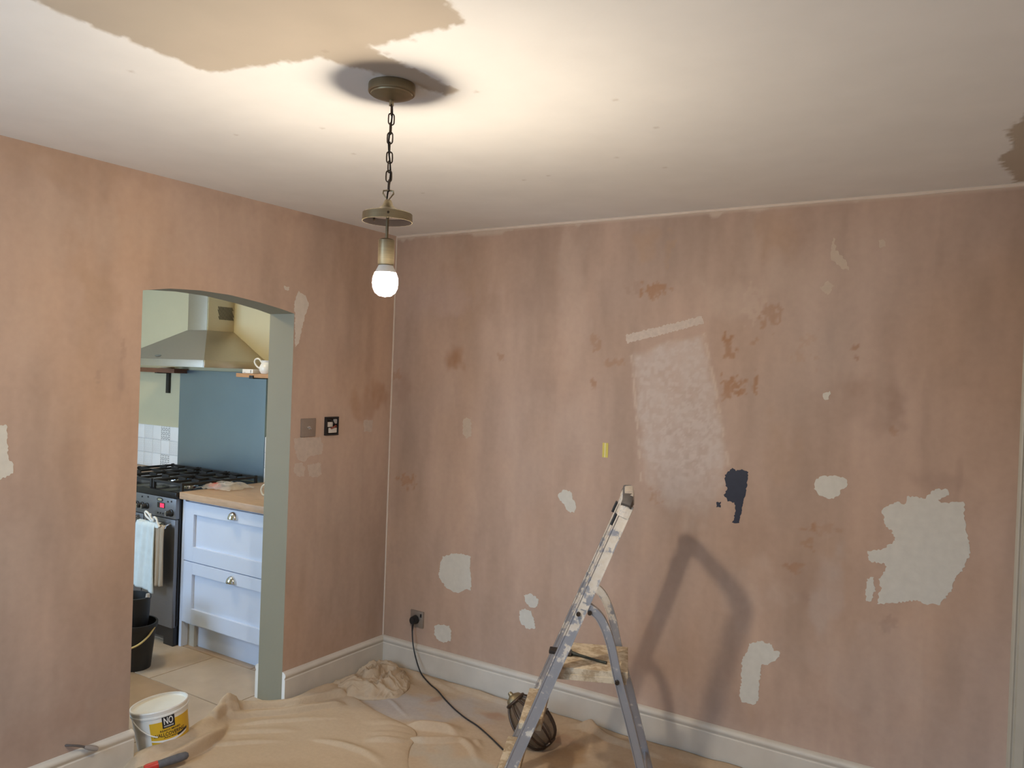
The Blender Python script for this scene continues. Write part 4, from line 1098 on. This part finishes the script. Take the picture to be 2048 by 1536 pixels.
# brush lying across the platform
br = thing('paint_brush', LL(-0.2, 0.02, 0.60), 'dark paint brush lying across the stepladder platform', 'paint brush')
bm = bmesh.new(); box(bm, -0.278, -0.222, -0.022, 0.024, 0.602, 0.616, 0.004)
for v in bm.verts: v.co = LL(v.co.x, v.co.y+0.15*(v.co.x+0.25), v.co.z)
bm_obj('bristles', bm, mat('dark bristles', (0.02, 0.014, 0.012), 0.8), br)
bm = bmesh.new(); box(bm, -0.224, -0.192, -0.018, 0.028, 0.602, 0.614, 0.003)
for v in bm.verts: v.co = LL(v.co.x, v.co.y, v.co.z)
bm_obj('ferrule', bm, mat('tarnished ferrule', (0.10, 0.09, 0.08), 0.4, metal=0.8), br)
bm = bmesh.new(); tube(bm, [LL(-0.194, 0.008, 0.608), LL(-0.16, 0.022, 0.607), LL(-0.10, 0.055, 0.606), LL(-0.06, 0.075, 0.606)], [0.009, 0.005, 0.0042, 0.0055], 10)
bm_obj('brush_handle', bm, mat('dark green handle', (0.03, 0.035, 0.025), 0.5), br, smooth=True)

# ================================================================ LANTERN SHADE ON THE FLOOR
lan = thing('lantern_shade', (0, 0, 0), 'dark bronze lantern shade with curved ribs lying on the floor behind the stepladder', 'lampshade')
M_pane = mat('smoky lantern glass', (0.13, 0.09, 0.06), 0.15, alpha=0.6)
M_rib = mat('dark bronze rib', (0.075, 0.05, 0.035), 0.4, metal=0.6)
PR = [(0.030, 0.0), (0.062, 0.02), (0.080, 0.06), (0.086, 0.11), (0.078, 0.16), (0.060, 0.20), (0.040, 0.225)]
prs = smooth_path([(r, 0, z) for r, z in PR], 3)
NR = 8
for k in range(NR):
    t = 2*PI*k/NR; c, s = math.cos(t), math.sin(t); t2 = 2*PI*(k+1)/NR; c2, s2_ = math.cos(t2), math.sin(t2)
    tubeo('rib', M_rib, lan, [(p.x*c, p.x*s, p.z) for p in prs], 0.0055, 8)
    bm = bmesh.new(); A = [bm.verts.new((p.x*c*0.985, p.x*s*0.985, p.z)) for p in prs]; Bq = [bm.verts.new((p.x*c2*0.985, p.x*s2_*0.985, p.z)) for p in prs]
    for i in range(len(prs)-1): bm.faces.new((A[i], A[i+1], Bq[i+1], Bq[i]))
    bm_obj('glass_pane', bm, M_pane, lan, smooth=True)
for r, z, q in ((0.032, 0.0, 0.007), (0.087, 0.11, 0.005), (0.042, 0.226, 0.008)):
    bm = bmesh.new(); tube(bm, [(r*math.cos(2*PI*k/28), r*math.sin(2*PI*k/28), z) for k in range(28)], q, 8, closed=True); bm_obj('ring', bm, M_rib, lan, smooth=True)
latheo('finial', M_brass, lan, [(0, 0.235), (0.040, 0.232), (0.032, 0.246), (0.012, 0.256), (0.008, 0.270), (0, 0.272)], (0, 0), 24)
d_ = Vector((-0.62, -0.12, 0.62)).normalized()
lan.rotation_mode = 'QUATERNION'; lan.rotation_quaternion = d_.to_track_quat('Z', 'Y'); lan.location = (1.275, -0.345, 0.040)

# ================================================================ TUB OF FILLER
tub = thing('filler_tub', (0, 0, 0), 'white plastic tub with a yellow label standing in the archway', 'tub')
M_tub = mat('white tub plastic', (0.74, 0.72, 0.67), 0.4)
HB, RB, RT = 0.205, 0.100, 0.113
latheo('tub_body', M_tub, tub, [(0, 0.0), (RB-0.004, 0.0), (RB, 0.004), (RT-0.002, HB-0.030), (RT+0.002, HB-0.028), (RT+0.002, HB-0.022), (RT-0.001, HB-0.020), (RT+0.003, HB-0.004), (RT+0.001, HB), (RT-0.004, HB), (RT-0.006, HB-0.012)], (0, 0), 56)
latheo('lid', mat('cream tub lid', (0.72, 0.69, 0.60), 0.45, var=0.03, vscale=15), tub, [(RT-0.004, HB-0.006), (RT-0.010, HB-0.012), (0.05, HB-0.011), (0, HB-0.011)], (0, 0), 56)
TH0 = math.radians(-34.2)
def rad(z): return RB+(RT-0.002-RB)*(z/(HB-0.03))
def wrap(phi, z, lift=0.0006):
    r = rad(z)+lift; t = TH0+phi; return (r*math.cos(t), r*math.sin(t), z)
def decal(name, m, f0, f1, zlo, zhi, lift=0.0006, n=24):
    bm = bmesh.new(); lo, hi = [], []
    for i in range(n+1):
        u = i/n; ph = math.radians(f0+(f1-f0)*u)
        lo.append(bm.verts.new(wrap(ph, zlo(u) if callable(zlo) else zlo, lift))); hi.append(bm.verts.new(wrap(ph, zhi(u) if callable(zhi) else zhi, lift)))
    for i in range(n): bm.faces.new((lo[i], lo[i+1], hi[i+1], hi[i]))
    return bm_obj(name, bm, m, tub, smooth=True)
M_lab = mat('yellow label', (0.66, 0.40, 0.02), 0.45); M_ink = mat('black label ink', (0.012, 0.012, 0.018), 0.5); M_lw = mat('white label ink', (0.80, 0.78, 0.74), 0.5)
lab = decal('yellow_label', M_lab, -22, 76, 0.052, 0.158)
decal('label_base', M_ink, -75, -22, 0.008, 0.034)
decal('label_base', M_ink, -22, 76, 0.008, 0.020)
decal('label_swoosh', M_lw, -22, 60, lambda u: 0.082-0.012*math.sin(u*PI), lambda u: 0.088-0.008*math.sin(u*PI), 0.0009)
decal('label_swoosh', M_ink, 34, 62, lambda u: 0.080+0.010*u, lambda u: 0.088+0.012*u, 0.0012)
decal('logo_box', M_ink, 4, 30, 0.128, 0.178, 0.0010)
def wrap_text(txt, m, phi_c, zc, h, width_deg, lift):
    cu = bpy.data.curves.new('lettering', 'FONT'); cu.body = txt; cu.align_x = 'CENTER'; cu.align_y = 'CENTER'; cu.resolution_u = 3; cu.offset = 0.018
    o = bpy.data.objects.new('lettering', cu); COL.objects.link(o)
    dg = bpy.context.evaluated_depsgraph_get(); me = bpy.data.meshes.new_from_object(o.evaluated_get(dg))
    bpy.data.objects.remove(o); bpy.data.curves.remove(cu)
    xs_ = [v.co.x for v in me.vertices]; ys_ = [v.co.y for v in me.vertices]
    wx, wy = max(xs_)-min(xs_), max(ys_)-min(ys_); mx_, my_ = (max(xs_)+min(xs_))/2, (max(ys_)+min(ys_))/2
    for v in me.vertices:
        ph = math.radians(phi_c+(v.co.x-mx_)/wx*width_deg); z = zc+(v.co.y-my_)/wy*h
        v.co = wrap(ph, z, lift)
    o = link('lettering', me, m, tub); return o
wrap_text('NO', M_lw, 17, 0.158, 0.030, 19, 0.0016)
wrap_text('NONSENSE', M_lw, 17, 0.136, 0.006, 20, 0.0016)
wrap_text('READY MIXED', M_ink, 20, 0.119, 0.008, 44, 0.0012)
wrap_text('WALLCOVERING', M_ink, 18, 0.103, 0.015, 70, 0.0012)
wrap_text('ADHESIVE', M_ink, 22, 0.090, 0.006, 36, 0.0012)
tubeo('carry_handle', M_tub, tub, [wrap(math.radians(-62+i*3.2), HB-0.034-0.075*math.sin(PI*min(1, i/22*0.5)), 0.004) for i in range(18)], 0.0028, 8)
vw = Vector((math.sin(0.5685), -math.cos(0.5685), 0))
tub.rotation_mode = 'QUATERNION'; tub.rotation_quaternion = Matrix.Rotation(math.radians(9), 4, vw).to_quaternion()
tub.location = (-0.034, -1.321, 0.006)

# ================================================================ HAND TOOL
tl = thing('trowel', (0, 0, 0), 'hand tool with a grey rubber grip and red collar lying on the dust sheet', 'hand tool')
M_grip = mat('grey rubber grip', (0.10, 0.10, 0.11), 0.7, var=0.25, vscale=60)
bm = bmesh.new(); tube(bm, [(0.045, 0, 0), (0.0, 0, 0), (0.02, 0, 0), (0.10, 0, 0), (0.125, 0, 0), (0.134, 0, 0)][2:], [0.015, 0.017, 0.015, 0.008], 16)
bm_obj('grip', bm, M_grip, tl, smooth=True)
bm = bmesh.new(); tube(bm, [(-0.03, 0, 0), (-0.02, 0, 0), (0.020, 0, 0)], [0.014, 0.0165, 0.0165], 16); bm_obj('collar', bm, mat('red plastic collar', (0.50, 0.03, 0.02), 0.4), tl, smooth=True)
bm = bmesh.new(); box(bm, -0.20, -0.03, -0.035, 0.035, -0.004, -0.001, 0.001); bm_obj('blade', bm, M_steel, tl)
tl.rotation_euler = (0, math.radians(-6), math.radians(68)); tl.location = (0.150, -1.500, 0.062)

# ================================================================ DUST SHEETS
def coons(bot, topc, left, right, nu, nv):
    """four boundary curves (lists of xy) -> grid of xy; bot/top run left to right, left/right run bottom to top"""
    def samp(c, n):
        P_ = smooth_path([(x, y, 0) for x, y in c], 10); d = [0]
        for a, b in zip(P_[:-1], P_[1:]): d.append(d[-1]+(b-a).length)
        t = np.linspace(0, d[-1], n); return np.stack([np.interp(t, d, [p.x for p in P_]), np.interp(t, d, [p.y for p in P_])], 1)
    b, t, l, r = samp(bot, nu), samp(topc, nu), samp(left, nv), samp(right, nv)
    u = np.linspace(0, 1, nu)[:, None, None]; v = np.linspace(0, 1, nv)[None, :, None]
    g = (1-v)*b[:, None, :]+v*t[:, None, :]+(1-u)*l[None]+u*r[None]-((1-u)*(1-v)*b[0]+u*(1-v)*b[-1]+(1-u)*v*t[0]+u*v*t[-1])
    return g.reshape(-1, 2)
def ridge(X, Y, pts, amp, w, sharp=1.0, lean=0.70, full=False):
    """fold of cloth along a polyline; amp may vary along it"""
    P_ = [(p.x, p.y) for p in smooth_path([(x, y, 0) for x, y in pts], 6)]
    n = len(P_)-1; best = np.full(X.shape, 1e9); tt_ = np.zeros(X.shape); sg = np.zeros(X.shape)
    for i, ((ax, ay), (bx, by)) in enumerate(zip(P_[:-1], P_[1:])):
        ex, ey = bx-ax, by-ay; t = np.clip(((X-ax)*ex+(Y-ay)*ey)/(ex*ex+ey*ey+1e-12), 0, 1)
        d = np.hypot(X-ax-t*ex, Y-ay-t*ey); m = d < best
        best = np.where(m, d, best); tt_ = np.where(m, (i+t)/n, tt_); sg = np.where(m, np.sign(ex*(Y-ay)-ey*(X-ax)), sg)
    ww = w*(1+lean*sg)
    env = np.interp(tt_, [0, 0.08, 0.9, 1], [0.0, 1, 0.85, 0.0]) if full else np.interp(tt_, [0, 0.3, 0.6, 1], [0.0, 1, 0.85, 0.0]); env = env*env*(3-2*env)*(0.8+0.4*fbm(X*7, Y*7, 5, 2))
    return amp*env*np.exp(-(best/ww)**2*sharp)
def sheet_obj(name, G, nu, nv, H_, cols, m, label, th=0.004):
    V = np.stack([G[:, 0], G[:, 1], H_], 1)
    o = link(name, np_mesh(name, V, grid_faces(nu, nv), cols), m, None, smooth=True)
    s = o.modifiers.new('cloth thickness', 'SOLIDIFY'); s.thickness = th; s.offset = 1
    return tag(o, label, 'dust sheet')
CLOTH = np.array([0.50, 0.39, 0.275])
M_cloth = mat('cotton dust sheet', CLOTH, 0.95, var=0.05, vscale=60, bump=0.15, bscale=350, spec=0.1, vcol='Col')

# sheet laid along the foot of the back wall
nu, nv = 300, 170
G = coons([(0.10, -1.30), (1.3, -1.32), (2.75, -1.3)], [(0.026, -0.030), (1.3, -0.028), (2.75, -0.03)], [(0.10, -1.30), (0.035, -0.7), (0.026, -0.030)], [(2.75, -1.3), (2.76, -0.7), (2.75, -0.03)], nu, nv)
X, Y = G[:, 0], G[:, 1]
H0 = 0.004+0.010*fbm(X*3, Y*3, 51, 3)*sst(0.0, 0.05, -Y-0.03)+0.004*fbm(X*14, Y*14, 52, 2)
H0 = H0+0.022*sst(0.10, 0.0, -Y-0.028)*(0.4+0.9*fbm(X*5, X*0, 61, 3))          # rides up against the skirting
for pts, am, w in (([(0.10, -0.06), (0.35, -0.075), (0.60, -0.10)], 0.022, 0.016), ([(0.45, -0.055), (0.75, -0.07), (1.05, -0.075)], 0.020, 0.015),
                   ([(0.20, -0.16), (0.38, -0.17)], 0.012, 0.012), ([(0.25, -0.22), (0.34, -0.23)], 0.010, 0.010),
                   ([(1.20, -0.12), (1.33, -0.075), (1.45, -0.11), (1.62, -0.12), (1.80, -0.13)], 0.026, 0.018), ([(1.30, -0.09), (1.24, -0.28)], 0.014, 0.018),
                   ([(1.33, -0.09), (1.34, -0.30)], 0.014, 0.02), ([(1.36, -0.09), (1.46, -0.34)], 0.015, 0.022), ([(1.28, -0.08), (1.10, -0.17)], 0.010, 0.015),
                   ([(1.55, -0.25), (1.62, -0.55)], 0.012, 0.03), ([(1.75, -0.16), (2.0, -0.24), (2.3, -0.22)], 0.016, 0.025),
                   ([(0.62, -0.545), (0.72, -0.515), (0.82, -0.47), (0.90, -0.49)], 0.036, 0.030), ([(0.70, -0.66), (0.80, -0.62), (0.90, -0.535), (0.93, -0.47)], 0.022, 0.020),
                   ([(0.90, -0.50), (1.00, -0.55), (1.12, -0.66)], 0.016, 0.02), ([(0.96, -0.46), (1.03, -0.52)], 0.010, 0.012), ([(0.35, -0.36), (0.6, -0.48)], 0.006, 0.008)):
    H0 = H0+ridge(X, Y, pts, am, w)
knot = 0.030*np.exp(-(((X-1.335)/0.028)**2+((Y+0.075)/0.022)**2))
H0 = H0+knot*(0.6+0.8*fbm(X*40, Y*40, 66, 2))
c0 = np.tile(CLOTH*np.array([0.98, 0.95, 0.93]), (len(X), 1))
def blotch(cx, cy, rx, ry, c, s, seed):
    global c0
    d = np.hypot((X-cx)/rx+(fbm(X*9, Y*9, seed, 3)-.5)*1.3, (Y-cy)/ry+(fbm(X*8+4, Y*9, seed+3, 3)-.5)*1.3)
    a = (s*(1-sst(0.55, 1.15, d)))[:, None]; c0 = c0*(1-a)+np.array(c)*a
GREY = (0.45, 0.40, 0.36)
blotch(0.40, -0.40, 0.32, 0.16, GREY, 0.85, 1); blotch(0.70, -0.26, 0.22, 0.12, GREY, 0.7, 2); blotch(0.85, -0.12, 0.2, 0.06, GREY, 0.5, 3)
blotch(1.05, -0.70, 0.28, 0.12, (0.46, 0.40, 0.32), 0.8, 5); blotch(0.90, -0.21, 0.07, 0.04, (0.36, 0.20, 0.13), 0.6, 7); blotch(0.55, -0.22, 0.03, 0.05, (0.40, 0.24, 0.15), 0.6, 9)
blotch(1.36, -0.36, 0.10, 0.12, (0.40, 0.24, 0.11), 0.6, 11); blotch(1.28, -0.22, 0.07, 0.05, (0.38, 0.24, 0.17), 0.5, 12); blotch(1.0, -0.30, 0.2, 0.1, (0.44, 0.33, 0.25), 0.5, 14)
sheet_obj('dust_sheet', G, nu, nv, H0, c0, M_cloth, 'paint stained cotton dust sheet spread flat along the foot of the back wall')

# sheet gathered across the archway
nu, nv = 220, 220
G = coons([(0.035, -1.95), (0.55, -1.75), (1.05, -1.30), (1.12, -1.05)],
          [(-0.02, -1.500), (-0.055, -1.20), (-0.135, -0.97), (-0.105, -0.86), (-0.01, -0.755), (0.036, -0.68), (0.032, -0.52), (0.034, -0.36), (0.16, -0.40)],
          [(0.035, -1.95), (0.032, -1.7), (-0.02, -1.500)], [(1.12, -1.05), (0.92, -0.86), (0.80, -0.72), (0.70, -0.56), (0.45, -0.52), (0.26, -0.475), (0.16, -0.40)], nu, nv)
X, Y = G[:, 0], G[:, 1]
vv = np.tile(np.linspace(0, 1, nv), nu); uu_ = np.repeat(np.linspace(0, 1, nu), nv)
H1 = 0.017+0.012*fbm(X*2.6, Y*2.6, 151, 3)+0.004*fbm(X*13, Y*13, 152, 2)
# soft parallel wrinkles, drawn out along the fold direction
wr = np.sin((X*0.55-Y*0.83)*46+4*fbm(X*3, Y*3, 155, 2)); H1 = H1+0.0035*np.maximum(wr, 0)*sst(0.55, 0.75, fbm(X*3.2, Y*3.2, 158, 3))*2
R1 = [(0.045, -1.56), (0.055, -1.42), (0.035, -1.27), (-0.010, -1.13), (-0.070, -0.975), (-0.062, -0.86), (0.030, -0.735), (0.062, -0.66), (0.075, -0.52), (0.10, -0.40)]
H1 = H1+ridge(X, Y, R1, 0.056, 0.060, lean=0.3, full=True)
for pts, am, w in (([(-0.05, -1.05), (-0.035, -0.925), (0.045, -0.80), (0.12, -0.705), (0.165, -0.56), (0.20, -0.47)], 0.034, 0.034),
                   ([(-0.02, -1.03), (0.03, -0.92), (0.11, -0.83), (0.20, -0.70), (0.28, -0.56)], 0.024, 0.030),
                   ([(0.03, -1.04), (0.13, -0.93), (0.25, -0.80), (0.40, -0.66)], 0.012, 0.020),
                   ([(0.06, -1.12), (0.20, -1.00), (0.33, -0.88)], 0.014, 0.022), ([(0.12, -1.22), (0.24, -1.10), (0.35, -0.99)], 0.012, 0.02),
                   ([(0.10, -1.60), (0.145, -1.42), (0.13, -1.25), (0.075, -1.12), (0.0, -1.04)], 0.050, 0.034),
                   ([(0.0, -1.10), (-0.03, -1.02), (-0.02, -0.95)], 0.030, 0.018),
                   ([(0.40, -0.93), (0.56, -0.885), (0.72, -0.885), (0.84, -0.92)], 0.016, 0.018), ([(0.30, -1.45), (0.45, -1.25), (0.62, -1.10)], 0.012, 0.03),
                   ([(0.60, -0.80), (0.72, -0.72), (0.75, -0.64)], 0.018, 0.022)):
    H1 = H1+ridge(X, Y, pts, am, w, lean=0.82 if am > 0.02 else 0.7, full=0.02 < am < 0.045)
# hem rolls down to the floor along the edges
edge = np.minimum(np.minimum(1-vv, 1-uu_)*9, 1.0); H1 = 0.010+(H1-0.010)*np.sqrt(np.clip(edge, 0, 1))
c1 = CLOTH*(1+0.10*(fbm(X*3, Y*3, 171, 3)-.5))[:, None]
sheet_obj('dust_sheet', G, nu, nv, H1, c1, M_cloth, 'thick beige dust sheet with rolled folds drawn up across the archway', 0.005)

# crumpled sheet heaped in the corner
nu, nv = 150, 150
G = coons([(0.045, -0.56), (0.16, -0.52), (0.30, -0.44), (0.40, -0.33)], [(0.030, -0.032), (0.09, -0.034), (0.17, -0.05), (0.28, -0.10)],
          [(0.045, -0.56), (0.028, -0.35), (0.030, -0.032)], [(0.40, -0.33), (0.36, -0.2), (0.28, -0.10)], nu, nv)
X, Y = G[:, 0], G[:, 1]
vv = np.tile(np.linspace(0, 1, nv), nu); uu_ = np.repeat(np.linspace(0, 1, nu), nv)
dome = (np.clip(4*uu_*(1-uu_), 0, 1)**0.5)*(np.clip(4*vv*(1-vv), 0, 1)**0.5)
wx = X*16+2.6*fbm(X*6, Y*6, 301, 3); wy = Y*13+2.6*fbm(X*6+7, Y*6, 305, 3)
rid = 1-np.abs(2*vnoise(wx, wy, 311)-1); rid2 = 1-np.abs(2*vnoise(wx*2.1+3, wy*2.1, 317)-1)
rid3 = 1-np.abs(2*vnoise(wx*4.3+9, wy*4.3, 323)-1)
H2 = 0.014+dome*(0.010+0.006*rid3**2+0.040*np.exp(-(((X-0.10)/0.13)**2+((Y+0.12)/0.12)**2))+0.030*np.exp(-(((X-0.17)/0.09)**2+((Y+0.36)/0.12)**2))+0.046*rid**2.6+0.018*rid2**2.4)
sheet_obj('dust_sheet', G, nu, nv, H2, np.tile(CLOTH*1.0, (len(X), 1)), M_cloth, 'crumpled dust sheet heaped in the corner between the walls', 0.004)
